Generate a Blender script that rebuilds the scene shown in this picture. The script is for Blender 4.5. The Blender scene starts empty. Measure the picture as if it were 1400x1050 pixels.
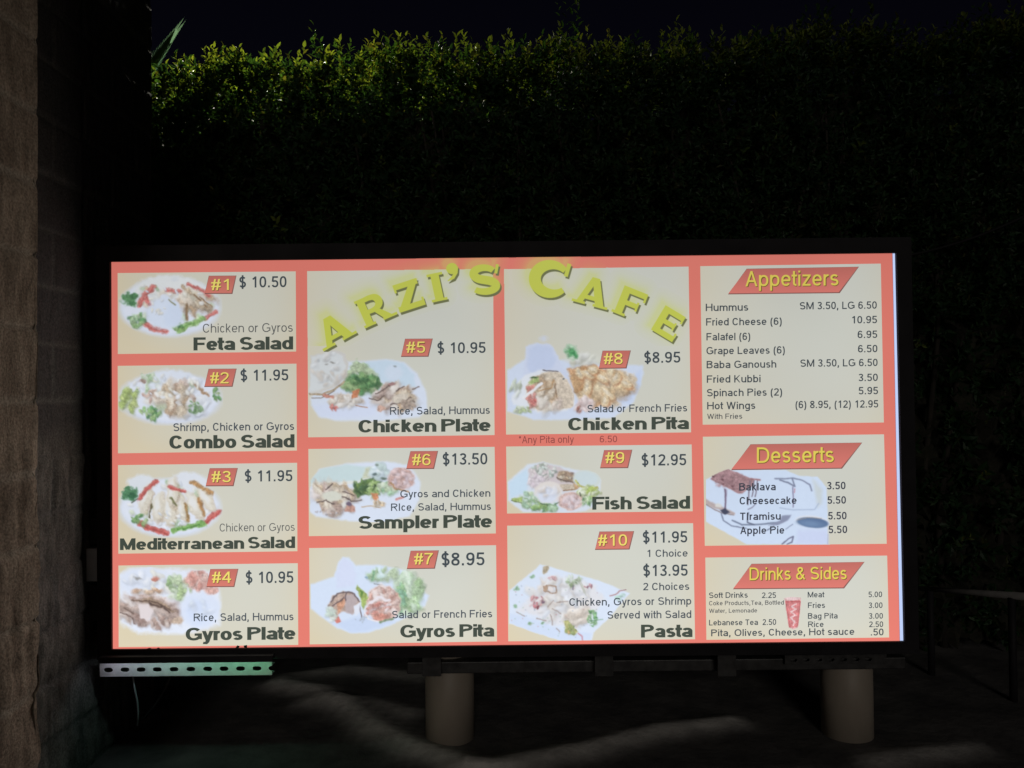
import bpy, math, random
import numpy as np
from mathutils import Matrix, Vector
random.seed(7)
rs = np.random.RandomState(11)
SC = bpy.context.scene
COL = SC.collection

# ------------------------------------------------------------------ camera
CAM = np.array([0.0443, -2.9389, 1.40])
YAW, PITCH, ROLL = -0.0021518, 0.0147262, -0.0109872
FPX = 1051.0                                   # focal length, for a picture 1400 wide
_g = np.array([math.sin(YAW)*math.cos(PITCH), math.cos(YAW)*math.cos(PITCH), math.sin(PITCH)])
_r = np.cross(_g, [0, 0, 1]); _r /= np.linalg.norm(_r)
_u = np.cross(_r, _g)
R_ = _r*math.cos(ROLL) + _u*math.sin(ROLL)
U_ = -_r*math.sin(ROLL) + _u*math.cos(ROLL)
cd = bpy.data.cameras.new('camera')
cam = bpy.data.objects.new('camera', cd); COL.objects.link(cam)
cd.sensor_width = 36; cd.lens = FPX/1400*36; cd.clip_start = 0.05; cd.clip_end = 400
cam.matrix_world = Matrix(((R_[0], U_[0], -_g[0], CAM[0]), (R_[1], U_[1], -_g[1], CAM[1]),
                           (R_[2], U_[2], -_g[2], CAM[2]), (0, 0, 0, 1)))
SC.camera = cam

# ------------------------------------------------------------------ night sky, faint glow of the town
SUN_EL, SUN_ROT = math.radians(17), math.radians(176)
w = bpy.data.worlds.new('World'); SC.world = w; w.use_nodes = True
nt = w.node_tree; nt.nodes.clear()
out = nt.nodes.new('ShaderNodeOutputWorld'); bg = nt.nodes.new('ShaderNodeBackground')
sky = nt.nodes.new('ShaderNodeTexSky'); sky.sky_type = 'NISHITA'; sky.sun_disc = False
sky.sun_elevation = SUN_EL; sky.sun_rotation = SUN_ROT
mx = nt.nodes.new('ShaderNodeMixRGB'); mx.blend_type = 'MULTIPLY'; mx.inputs[0].default_value = 1
mx.inputs[2].default_value = (1.0, 0.62, 0.95, 1)
nt.links.new(sky.outputs[0], mx.inputs[1]); nt.links.new(mx.outputs[0], bg.inputs[0])
bg.inputs[1].default_value = 0.0008
nt.links.new(bg.outputs[0], out.inputs[0])

sl = bpy.data.lights.new('sun', 'SUN'); sl.energy = 0.24; sl.angle = math.radians(14); sl.color = (1, 0.93, 0.84)
so = bpy.data.objects.new('sun', sl); COL.objects.link(so)
_d = Vector((-math.sin(math.radians(4))*math.cos(SUN_EL), math.cos(math.radians(4))*math.cos(SUN_EL), -math.sin(SUN_EL)))
so.rotation_euler = _d.to_track_quat('-Z', 'Y').to_euler()
SC.view_settings.view_transform = 'Standard'; SC.view_settings.look = 'None'
SC.view_settings.exposure = 0; SC.view_settings.gamma = 1

# ------------------------------------------------------------------ helpers
def lin(c):
    c = np.asarray(c, float)/255.0
    return np.where(c <= 0.04045, c/12.92, ((c+0.055)/1.055)**2.4)
def ray(px, py, Y):
    """photo pixel -> point on the vertical plane y = Y"""
    px = np.asarray(px, float); py = np.asarray(py, float)
    d = _g[None]+R_[None]*((px-700)/FPX)[..., None].reshape(-1, 1)+U_[None]*((525-py)/FPX)[..., None].reshape(-1, 1)
    t = (Y-CAM[1])/d[:, 1]
    return CAM[None]+d*t[:, None]
def P(px, py, Y): return ray([px], [py], Y)[0]
def tag(o, label=None, cat=None, group=None, kind=None):
    if label: o['label'] = label
    if cat: o['category'] = cat
    if group: o['group'] = group
    if kind: o['kind'] = kind
    return o
def empty(name, loc=(0, 0, 0)):
    o = bpy.data.objects.new(name, None); COL.objects.link(o); o.location = loc; o.empty_display_size = .1
    return o
def mesh(name, V, F, mat, parent=None, vcol=None, smooth=False, loc=(0, 0, 0)):
    me = bpy.data.meshes.new(name)
    V = np.asarray(V, float)
    me.from_pydata([tuple(v) for v in V], [], [tuple(int(i) for i in f) for f in F])
    if vcol is not None:
        a = me.color_attributes.new('tint', 'FLOAT_COLOR', 'POINT')
        c4 = np.ones((len(V), 4), np.float32); c4[:, :3] = vcol
        a.data.foreach_set('color', c4.ravel())
    if smooth: me.polygons.foreach_set('use_smooth', [True]*len(me.polygons))
    if mat: me.materials.append(mat)
    me.update()
    o = bpy.data.objects.new(name, me); COL.objects.link(o); o.location = loc
    if parent: o.parent = parent
    return o
class MB:
    def __init__(s): s.V = []; s.F = []
    def add(s, V, F):
        n = len(s.V); s.V += [tuple(v) for v in V]; s.F += [tuple(i+n for i in f) for f in F]; return s
    def box(s, a, b, bev=0.0):
        x0, y0, z0 = a; x1, y1, z1 = b
        if bev <= 0:
            V = [(x, y, z) for x in (x0, x1) for y in (y0, y1) for z in (z0, z1)]
            return s.add(V, [(0, 1, 3, 2), (4, 6, 7, 5), (0, 4, 5, 1), (2, 3, 7, 6), (0, 2, 6, 4), (1, 5, 7, 3)])
        import bmesh
        bm = bmesh.new(); bmesh.ops.create_cube(bm, size=1)
        for v in bm.verts:
            v.co = Vector(((x0+x1)/2+v.co.x*(x1-x0), (y0+y1)/2+v.co.y*(y1-y0), (z0+z1)/2+v.co.z*(z1-z0)))
        bmesh.ops.bevel(bm, geom=list(bm.edges), offset=bev, segments=2, affect='EDGES', profile=.5)
        bm.verts.index_update()
        s.add([v.co[:] for v in bm.verts], [[v.index for v in f.verts] for f in bm.faces]); bm.free(); return s
    def tube(s, pts, rad, n=10, caps=True):
        pts = [Vector(p) for p in pts]; rad = rad if isinstance(rad, (list, tuple)) else [rad]*len(pts)
        V = []; F = []
        for i, p in enumerate(pts):
            t = (pts[min(i+1, len(pts)-1)]-pts[max(i-1, 0)]).normalized()
            a = t.orthogonal().normalized() if i == 0 else (a-t*a.dot(t)).normalized()
            b = t.cross(a)
            for k in range(n):
                q = 2*math.pi*k/n; V.append(p+(a*math.cos(q)+b*math.sin(q))*rad[i])
        for i in range(len(pts)-1):
            for k in range(n):
                F.append((i*n+k, i*n+(k+1) % n, (i+1)*n+(k+1) % n, (i+1)*n+k))
        if caps: F.append(tuple(range(n-1, -1, -1))); F.append(tuple((len(pts)-1)*n+k for k in range(n)))
        return s.add(V, F)
    def build(s, name, mat, parent=None, smooth=False, loc=(0, 0, 0)): return mesh(name, s.V, s.F, mat, parent, None, smooth, loc)
def mat(name, col=(.5, .5, .5), rough=.6, metal=0., spec=.5):
    m = bpy.data.materials.new(name); m.use_nodes = True
    b = m.node_tree.nodes['Principled BSDF']
    b.inputs['Base Color'].default_value = (*col, 1); b.inputs['Roughness'].default_value = rough
    b.inputs['Metallic'].default_value = metal; b.inputs['Specular IOR Level'].default_value = spec
    return m
def noise_col(m, c1, c2, scale, stretch=(1, 1, 1), bump=0., detail=6, rough_var=None):
    """colour mottling plus bump driven by object coordinates"""
    t = m.node_tree; b = t.nodes['Principled BSDF']
    tc = t.nodes.new('ShaderNodeTexCoord'); mp = t.nodes.new('ShaderNodeMapping'); mp.inputs['Scale'].default_value = stretch
    nz = t.nodes.new('ShaderNodeTexNoise'); nz.inputs['Scale'].default_value = scale; nz.inputs['Detail'].default_value = detail
    rp = t.nodes.new('ShaderNodeValToRGB'); rp.color_ramp.elements[0].color = (*c1, 1); rp.color_ramp.elements[1].color = (*c2, 1)
    rp.color_ramp.elements[0].position = .3; rp.color_ramp.elements[1].position = .7
    t.links.new(tc.outputs['Object'], mp.inputs[0]); t.links.new(mp.outputs[0], nz.inputs['Vector'])
    t.links.new(nz.outputs[0], rp.inputs[0]); t.links.new(rp.outputs[0], b.inputs['Base Color'])
    if bump:
        bp = t.nodes.new('ShaderNodeBump'); bp.inputs['Strength'].default_value = bump; bp.inputs['Distance'].default_value = .02
        t.links.new(nz.outputs[0], bp.inputs['Height']); t.links.new(bp.outputs[0], b.inputs['Normal'])
    return m
def vnoise(h, w_, cell, rng):
    gh, gw = int(h/cell)+3, int(w_/cell)+3
    g = rng.rand(gh, gw)*2-1
    y = np.arange(h)/cell; x = np.arange(w_)/cell
    yi = y.astype(int); xi = x.astype(int); fy = y-yi; fx = x-xi
    fy = (fy*fy*(3-2*fy))[:, None]; fx = (fx*fx*(3-2*fx))[None]
    a = g[yi][:, xi]; b = g[yi][:, xi+1]; c = g[yi+1][:, xi]; d = g[yi+1][:, xi+1]
    return (a*(1-fx)+b*fx)*(1-fy)+(c*(1-fx)+d*fx)*fy
def fbm(h, w_, cell, rng, o=3):
    r = 0; a = 1; t = 0
    for i in range(o):
        r = r+a*vnoise(h, w_, max(cell/2**i, 1.01), rng); t += a; a *= .5
    return r/t

# ------------------------------------------------------------------ materials
BLACKMETAL = noise_col(mat('black_painted_metal', (.02, .02, .024), .65, spec=.2), (.012, .011, .013), (.022, .021, .024), 9, bump=.05)
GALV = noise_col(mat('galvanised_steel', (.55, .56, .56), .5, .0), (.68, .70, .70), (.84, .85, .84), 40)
DULLGALV = noise_col(mat('dull_steel', (.1, .1, .1), .5, .5), (.035, .035, .036), (.08, .08, .08), 30)
POST = noise_col(mat('beige_painted_steel', (.42, .36, .29), .55), (.29, .25, .205), (.39, .34, .28), 7, (1, 1, .35), bump=.08)
GREYPAINT = noise_col(mat('grey_enamel', (.4, .44, .48), .4), (.34, .38, .42), (.46, .5, .54), 12)
RUBBER = mat('black_rubber', (.012, .012, .012), .7, spec=.2)
# light passing through the printed sheet: the tubes behind it are brighter towards the bottom and uneven along it
PRINT = bpy.data.materials.new('backlit_print'); PRINT.use_nodes = True
t = PRINT.node_tree; b = t.nodes['Principled BSDF']
b.inputs['Base Color'].default_value = (.03, .03, .03, 1); b.inputs['Roughness'].default_value = .35; b.inputs['Specular IOR Level'].default_value = .25
at_ = t.nodes.new('ShaderNodeAttribute'); at_.attribute_name = 'tint'
tc = t.nodes.new('ShaderNodeTexCoord'); sx = t.nodes.new('ShaderNodeSeparateXYZ'); t.links.new(tc.outputs['Object'], sx.inputs[0])
mr = t.nodes.new('ShaderNodeMapRange'); mr.inputs['From Min'].default_value = .45; mr.inputs['From Max'].default_value = 1.93
mr.inputs['To Min'].default_value = 1.08; mr.inputs['To Max'].default_value = .80
t.links.new(sx.outputs['Z'], mr.inputs['Value'])
nz = t.nodes.new('ShaderNodeTexNoise'); nz.inputs['Scale'].default_value = 1.6; nz.inputs['Detail'].default_value = 2
t.links.new(tc.outputs['Object'], nz.inputs['Vector'])
m2 = t.nodes.new('ShaderNodeMapRange'); m2.inputs['From Min'].default_value = .3; m2.inputs['From Max'].default_value = .7
m2.inputs['To Min'].default_value = .96; m2.inputs['To Max'].default_value = 1.04
t.links.new(nz.outputs[0], m2.inputs['Value'])
mu = t.nodes.new('ShaderNodeMath'); mu.operation = 'MULTIPLY'
t.links.new(mr.outputs[0], mu.inputs[0]); t.links.new(m2.outputs[0], mu.inputs[1])
t.links.new(at_.outputs['Color'], b.inputs['Emission Color']); t.links.new(mu.outputs[0], b.inputs['Emission Strength'])
def glow(name, strength):
    m = bpy.data.materials.new(name); m.use_nodes = True
    t = m.node_tree; b = t.nodes['Principled BSDF']
    a = t.nodes.new('ShaderNodeAttribute'); a.attribute_name = 'tint'
    t.links.new(a.outputs['Color'], b.inputs['Emission Color']); b.inputs['Emission Strength'].default_value = strength
    b.inputs['Base Color'].default_value = (.1, .1, .1, 1)
    return m

# ------------------------------------------------------------------ ground
gx = np.concatenate([np.linspace(-120, -6, 12), np.linspace(-5, 6, 230), np.linspace(7, 120, 12)])
gy = np.concatenate([np.linspace(-120, -4, 12), np.linspace(-3.5, 3.5, 150), np.linspace(4.5, 160, 12)])
X, Y = np.meshgrid(gx, gy)
Z = np.where((abs(X) < 7) & (abs(Y) < 4.2), .012*fbm(len(gy), len(gx), 14, rs, 4)-.006, -.02)
def gpt(px, py):
    d = _g+R_*((px-700)/FPX)+U_*((525-py)/FPX); tt = -CAM[2]/d[2]; q = CAM+d*tt; return q[:2]
pale = np.zeros_like(X)  # mask of the pale raised streaks, mixed into the soil colour
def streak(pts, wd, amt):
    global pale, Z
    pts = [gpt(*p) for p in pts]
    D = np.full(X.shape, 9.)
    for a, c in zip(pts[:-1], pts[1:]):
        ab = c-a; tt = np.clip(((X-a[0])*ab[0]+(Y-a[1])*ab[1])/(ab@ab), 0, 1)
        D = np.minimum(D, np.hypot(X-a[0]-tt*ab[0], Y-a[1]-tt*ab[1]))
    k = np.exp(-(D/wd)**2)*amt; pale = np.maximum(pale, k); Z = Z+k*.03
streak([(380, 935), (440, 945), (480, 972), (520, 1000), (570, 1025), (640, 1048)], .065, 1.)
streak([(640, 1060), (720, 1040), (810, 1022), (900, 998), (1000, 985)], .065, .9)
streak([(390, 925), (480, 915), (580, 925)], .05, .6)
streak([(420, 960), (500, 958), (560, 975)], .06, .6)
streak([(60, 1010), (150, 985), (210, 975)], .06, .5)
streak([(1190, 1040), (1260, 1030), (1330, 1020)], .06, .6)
n, m_ = X.shape
F = [(j*m_+i, j*m_+i+1, (j+1)*m_+i+1, (j+1)*m_+i) for j in range(n-1) for i in range(m_-1)]
GROUND = mat('dark_soil', (.08, .075, .07), .9)
t = GROUND.node_tree; b = t.nodes['Principled BSDF']
tc = t.nodes.new('ShaderNodeTexCoord'); nz = t.nodes.new('ShaderNodeTexNoise'); nz.inputs['Scale'].default_value = 5; nz.inputs['Detail'].default_value = 9
nz.inputs['Roughness'].default_value = .65
t.links.new(tc.outputs['Object'], nz.inputs['Vector'])
rp = t.nodes.new('ShaderNodeValToRGB'); rp.color_ramp.elements[0].color = (.06, .058, .058, 1); rp.color_ramp.elements[1].color = (.15, .145, .14, 1)
rp.color_ramp.elements[0].position = .35; rp.color_ramp.elements[1].position = .7
t.links.new(nz.outputs[0], rp.inputs[0])
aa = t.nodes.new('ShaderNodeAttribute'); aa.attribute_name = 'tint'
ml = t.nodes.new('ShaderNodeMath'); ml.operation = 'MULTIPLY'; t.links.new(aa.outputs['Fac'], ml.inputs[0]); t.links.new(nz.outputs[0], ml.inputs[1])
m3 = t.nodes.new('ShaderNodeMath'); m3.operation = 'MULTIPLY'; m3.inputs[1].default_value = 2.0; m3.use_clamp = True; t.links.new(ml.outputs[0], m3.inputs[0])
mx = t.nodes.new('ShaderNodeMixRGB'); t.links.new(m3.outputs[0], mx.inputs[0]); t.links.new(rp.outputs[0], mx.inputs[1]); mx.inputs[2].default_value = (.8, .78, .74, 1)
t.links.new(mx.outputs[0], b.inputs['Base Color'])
bp = t.nodes.new('ShaderNodeBump'); bp.inputs['Strength'].default_value = .5; bp.inputs['Distance'].default_value = .03
t.links.new(nz.outputs[0], bp.inputs['Height']); t.links.new(bp.outputs[0], b.inputs['Normal'])
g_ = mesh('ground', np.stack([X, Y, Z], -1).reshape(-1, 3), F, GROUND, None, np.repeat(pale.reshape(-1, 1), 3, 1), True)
tag(g_, 'dark bare soil with pale streaks under the menu board', 'ground', kind='structure')

# ------------------------------------------------------------------ block wall on the left
BLOCK = mat('concrete_block', (.3, .27, .23), .92, spec=.2)
noise_col(BLOCK, (.25, .205, .16), (.50, .42, .335), 22, (1, 1, .3), bump=.6, detail=10)
def mortar(m, col):
    t = m.node_tree; b = t.nodes['Principled BSDF']; src = b.inputs['Base Color'].links[0].from_socket
    a = t.nodes.new('ShaderNodeAttribute'); a.attribute_name = 'tint'
    g = t.nodes.new('ShaderNodeTexNoise'); g.inputs['Scale'].default_value = 140; g.inputs['Detail'].default_value = 4
    tc = t.nodes.new('ShaderNodeTexCoord'); t.links.new(tc.outputs['Object'], g.inputs['Vector'])
    gm = t.nodes.new('ShaderNodeMapRange'); gm.inputs['From Min'].default_value = .3; gm.inputs['From Max'].default_value = .7
    gm.inputs['To Min'].default_value = .6; gm.inputs['To Max'].default_value = 1.35; t.links.new(g.outputs[0], gm.inputs['Value'])
    mx = t.nodes.new('ShaderNodeMixRGB'); t.links.new(a.outputs['Fac'], mx.inputs[0]); t.links.new(src, mx.inputs[1]); mx.inputs[2].default_value = (*col, 1)
    vm = t.nodes.new('ShaderNodeVectorMath'); vm.operation = 'SCALE'; t.links.new(mx.outputs[0], vm.inputs[0]); t.links.new(gm.outputs[0], vm.inputs['Scale'])
    t.links.new(vm.outputs[0], b.inputs['Base Color'])
    old = b.inputs['Normal'].links[0].from_node; bp = t.nodes.new('ShaderNodeBump'); bp.inputs['Strength'].default_value = .5; bp.inputs['Distance'].default_value = .006
    t.links.new(g.outputs[0], bp.inputs['Height']); t.links.new(old.outputs[0], bp.inputs['Normal']); t.links.new(bp.outputs[0], b.inputs['Normal'])
mortar(BLOCK, (.46, .41, .34))
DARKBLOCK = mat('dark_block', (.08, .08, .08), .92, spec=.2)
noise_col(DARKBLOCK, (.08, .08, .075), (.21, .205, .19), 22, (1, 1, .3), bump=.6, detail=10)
_t = DARKBLOCK.node_tree; _b = _t.nodes['Principled BSDF']      # colour blends to an even dark grey on the smooth courses above
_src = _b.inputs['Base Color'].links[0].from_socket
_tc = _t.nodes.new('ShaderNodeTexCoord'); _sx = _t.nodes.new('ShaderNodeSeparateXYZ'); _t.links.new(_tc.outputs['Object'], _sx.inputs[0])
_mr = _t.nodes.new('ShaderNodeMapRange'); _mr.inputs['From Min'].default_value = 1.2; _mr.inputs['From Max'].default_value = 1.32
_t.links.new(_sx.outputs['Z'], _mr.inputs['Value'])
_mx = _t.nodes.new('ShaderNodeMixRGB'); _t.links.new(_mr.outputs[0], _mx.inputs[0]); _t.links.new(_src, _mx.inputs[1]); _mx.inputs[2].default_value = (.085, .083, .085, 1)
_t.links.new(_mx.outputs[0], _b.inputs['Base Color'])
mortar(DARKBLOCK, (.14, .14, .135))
TOP = 4.3; BZ = 0.2; SPLIT = 1.28
def block_face(name, p0, p1, normal, par, z1=TOP, seed=1, mt=BLOCK):
    """a wall face of 0.2 m courses: split-face blocks below, smoother ones above, recessed mortar"""
    rg = np.random.RandomState(seed)
    p0 = np.array(p0, float); p1 = np.array(p1, float); L = np.linalg.norm(p1-p0); step = .0125
    ns = max(int(L/step), 4)+1; nz_ = int(z1/step)+1
    s = np.linspace(0, L, ns); z = np.linspace(-.05, z1, nz_)
    S, Zz = np.meshgrid(s, z)
    row = np.floor(Zz/BZ); off = np.where(row % 2 == 0, 0, .2)
    sx_ = (S+off+10) % .4
    dz = np.minimum(Zz-row*BZ, (row+1)*BZ-Zz); ds = np.minimum(sx_, .4-sx_)
    dj = np.minimum(dz, ds)
    ribs = vnoise(nz_, ns, 3, rg)
    big = fbm(max(nz_//5, 6), ns, 2.2, rg, 2); big = big[np.clip((np.arange(nz_)//5), 0, big.shape[0]-1)]
    rough = fbm(nz_, ns, 9, rg, 4)
    splitm = 1/(1+np.exp(-(SPLIT-Zz)/.02))
    bid = np.floor((S+off+10)/.4)+row*37
    lean = np.sin(bid*12.9898)*.5
    D = splitm*(.007*big+.010*rough+.004*ribs+.005*lean)+(1-splitm)*(.004*rough+.003*lean)
    D = D-np.clip(1-dj/.011, 0, 1)*(.008+.002*splitm); mort = np.clip(1.5-dj/.009, 0, 1)
    nv = np.array(normal, float); dirv = (p1-p0)/L
    V = p0[None, None, :]+S[..., None]*dirv+np.array([0, 0, 1.])*Zz[..., None]+D[..., None]*nv
    F = [(j*ns+i, j*ns+i+1, (j+1)*ns+i+1, (j+1)*ns+i) for j in range(nz_-1) for i in range(ns-1)]
    return V.reshape(-1, 3), F, mort.ravel()
def wall_part(name, faces, par, core, mt=BLOCK):
    mb = MB(); M = []
    for k, (a, c, nn) in enumerate(faces):
        V, F, m = block_face(name, a, c, nn, par, seed=40+k+len(name)); mb.add(V, F); M += list(m)
    mb.box(*core); M += [0]*(len(mb.V)-len(M))
    return mesh(name, mb.V, mb.F, mt, par, np.repeat(np.array(M)[:, None], 3, 1), True)
WX, WE = -1.596, .55
wr = empty('block_wall', (0, 0, 0))
tag(wr, 'rough brown split face concrete block wall with a pilaster left of the menu board', 'wall')
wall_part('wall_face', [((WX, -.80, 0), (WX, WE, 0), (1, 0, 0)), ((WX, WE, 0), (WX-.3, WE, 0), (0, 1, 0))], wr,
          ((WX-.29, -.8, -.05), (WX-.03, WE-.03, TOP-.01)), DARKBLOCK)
wall_part('pilaster', [((-1.27, -3.4, 0), (-1.27, -.82, 0), (1, 0, 0)), ((-1.27, -.82, 0), (-1.75, -.82, 0), (0, 1, 0))], wr,
          ((-1.74, -3.4, -.05), (-1.30, -.85, TOP-.01)))

# ------------------------------------------------------------------ the menu board
sign = empty('menu_board', (0, 0, 0))
tag(sign, 'large backlit red and beige cafe menu board in black housing on two beige posts', 'menu board')
def quad_grid(q, nu, nv_, Y):
    """bilinear grid over four photo corners tl,tr,br,bl on plane Y"""
    q = np.array(q, float); u, v = np.meshgrid(np.linspace(0, 1, nu), np.linspace(0, 1, nv_))
    p = (q[0]*((1-u)*(1-v))[..., None]+q[1]*(u*(1-v))[..., None]+q[2]*(u*v)[..., None]+q[3]*((1-u)*v)[..., None])
    V = ray(p[..., 0].ravel(), p[..., 1].ravel(), Y)
    F = [(j*nu+i, (j+1)*nu+i, (j+1)*nu+i+1, j*nu+i+1) for j in range(nv_-1) for i in range(nu-1)]
    return V, F, p.reshape(-1, 2)
BORDER = np.array([226, 125, 112.])
FACE = [(150, 358), (1220, 346), (1230, 877), (152, 888)]
V, F, p = quad_grid(FACE, 60, 30, 0)
mesh('face_sheet', V, F, PRINT, sign, np.repeat(lin(BORDER)[None], len(V), 0))
TRIM = [(1220.3, 346), (1226, 346.5), (1237.5, 877), (1230.3, 877)]
V, F, p = quad_grid(TRIM, 2, 20, .002)
mesh('light_edge', V, F, glow('bare_edge_light', .95), sign, np.repeat(lin((196, 214, 255))[None], len(V), 0))
# housing: a box behind, four bezel bars in front
def bar(q, y0, y1, bev=.004):
    a = ray([c[0] for c in q], [c[1] for c in q], y0); d = a.copy(); d[:, 1] = y1
    V = np.concatenate([a, d]); return V, [(3, 2, 1, 0), (4, 5, 6, 7), (0, 1, 5, 4), (1, 2, 6, 5), (2, 3, 7, 6), (3, 0, 4, 7)]
hb = MB()
oT = [(131, 337), (1246, 325)]; oB = [(1257, 899), (133, 908)]
hb.add(*bar([(131, 336), (1246, 324), (1226, 345.6), (150, 357.6)], -.012, .05))
hb.add(*bar([(150, 357.6), (152, 888.4), (133, 902.5), (131, 336)], -.0125, .05))
hb.add(*bar([(152, 888.4), (1237.5, 877.4), (1257, 894), (133, 902.5)], -.0115, .05))
hb.add(*bar([(1226, 345.6), (1246, 324), (1257, 894), (1237.5, 877.4)], -.0122, .05))
a = P(133, 338, 0); c = P(1254, 893, 0)
hb.box((a[0], .0505, c[2]), (c[0]-.005, .30, a[2]))
hb.build('housing', BLACKMETAL, sign)

# ---- printing
RG = {1: (140, 340, 3.75), 2: (140, 610, 3.75), 3: (410, 340, 3.75), 4: (410, 600, 3.621), 5: (680, 340, 3.75), 6: (680, 600, 3.621),
      7: (950, 340, 4.04), 8: (950, 590, 3.5), 'A': (690, 440, 6.56), 'B': (415, 740, 7.243), 'C': (690, 760, 7.368),
      'D': (955, 630, 7.368), 'E': (415, 470, 7.568), 'F': (415, 615, 7.568), 'G': (690, 620, 8.75)}
def Zp(r, x, y): a = RG[r]; return a[0]+x/a[2], a[1]+y/a[2]
SLOPE = -.0107
PANELS = {
 'one': [(160.8, 373.3), (404.3, 371), (404.9, 480.6), (161.1, 484)],
 'two': [(160.9, 500.2), (405.3, 497.2), (405.9, 616), (161.3, 619.8)],
 'three': [(161.3, 635.9), (406.2, 632.7), (406.6, 753.6), (161.8, 757)],
 'four': [(161.9, 773.2), (407.1, 770), (407.8, 881.7), (162.2, 884.7)],
 'five': [(419.9, 370.7), (674, 367.6), (676.2, 594.8), (421.4, 597.9)],
 'six': [(421.6, 613.8), (676.2, 610.9), (677.9, 729.3), (422.3, 733)],
 'seven': [(422.7, 749.3), (678.2, 745.4), (679.5, 876.9), (423.4, 881)],
 'eight': [(689, 368), (941.4, 364.5), (944.8, 591.1), (691.9, 594.1)],
 'nine': [(692, 610.5), (945.6, 607.7), (947, 699), (693.2, 702.1)],
 'ten': [(693.4, 718.7), (947.6, 715.3), (950.3, 874), (694.9, 876.8)],
 'appetizers': [(957.4, 363.9), (1204.2, 360.4), (1208.4, 577.6), (960.7, 580.6)],
 'desserts': [(960.9, 597.1), (1208.6, 593.8), (1212.3, 743.4), (963.6, 746.2)],
 'drinks': [(964.3, 762.3), (1212.9, 759.6), (1215.6, 871.5), (965.8, 874.8)],
}
def panel_colour(k, x, y):
    q = PANELS[k]; x0 = (q[0][0]+q[3][0])/2; x1 = (q[1][0]+q[2][0])/2; y0 = (q[0][1]+q[1][1])/2; y1 = (q[2][1]+q[3][1])/2
    u = np.clip((x-x0)/(x1-x0), 0, 1); v = np.clip((y-y0)/(y1-y0), 0, 1)
    tan = np.exp(-u*3.2)*.75+np.exp(-(1-v)*5)*.35+np.exp(-(1-u)*9)*.4
    if k in ('one', 'two', 'three', 'four'): tan = tan*1.15+.12
    if k in ('appetizers', 'eight', 'five'): tan = tan*.75
    tan = np.clip(tan, 0, 1)[..., None]
    return np.array([206, 209, 202.])*(1-tan)+np.array([215, 204, 177.])*tan
panel_obj = {}
for k, q in PANELS.items():
    V, F, p = quad_grid(q, 30, 18, -.001)
    o = mesh('menu_panel', V, F, PRINT, sign, lin(panel_colour(k, p[:, 0], p[:, 1])))
    o['label'] = 'beige printed panel of menu item number '+k if k not in ('appetizers', 'desserts', 'drinks') else 'beige price list panel headed '+k
    panel_obj[k] = o

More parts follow.
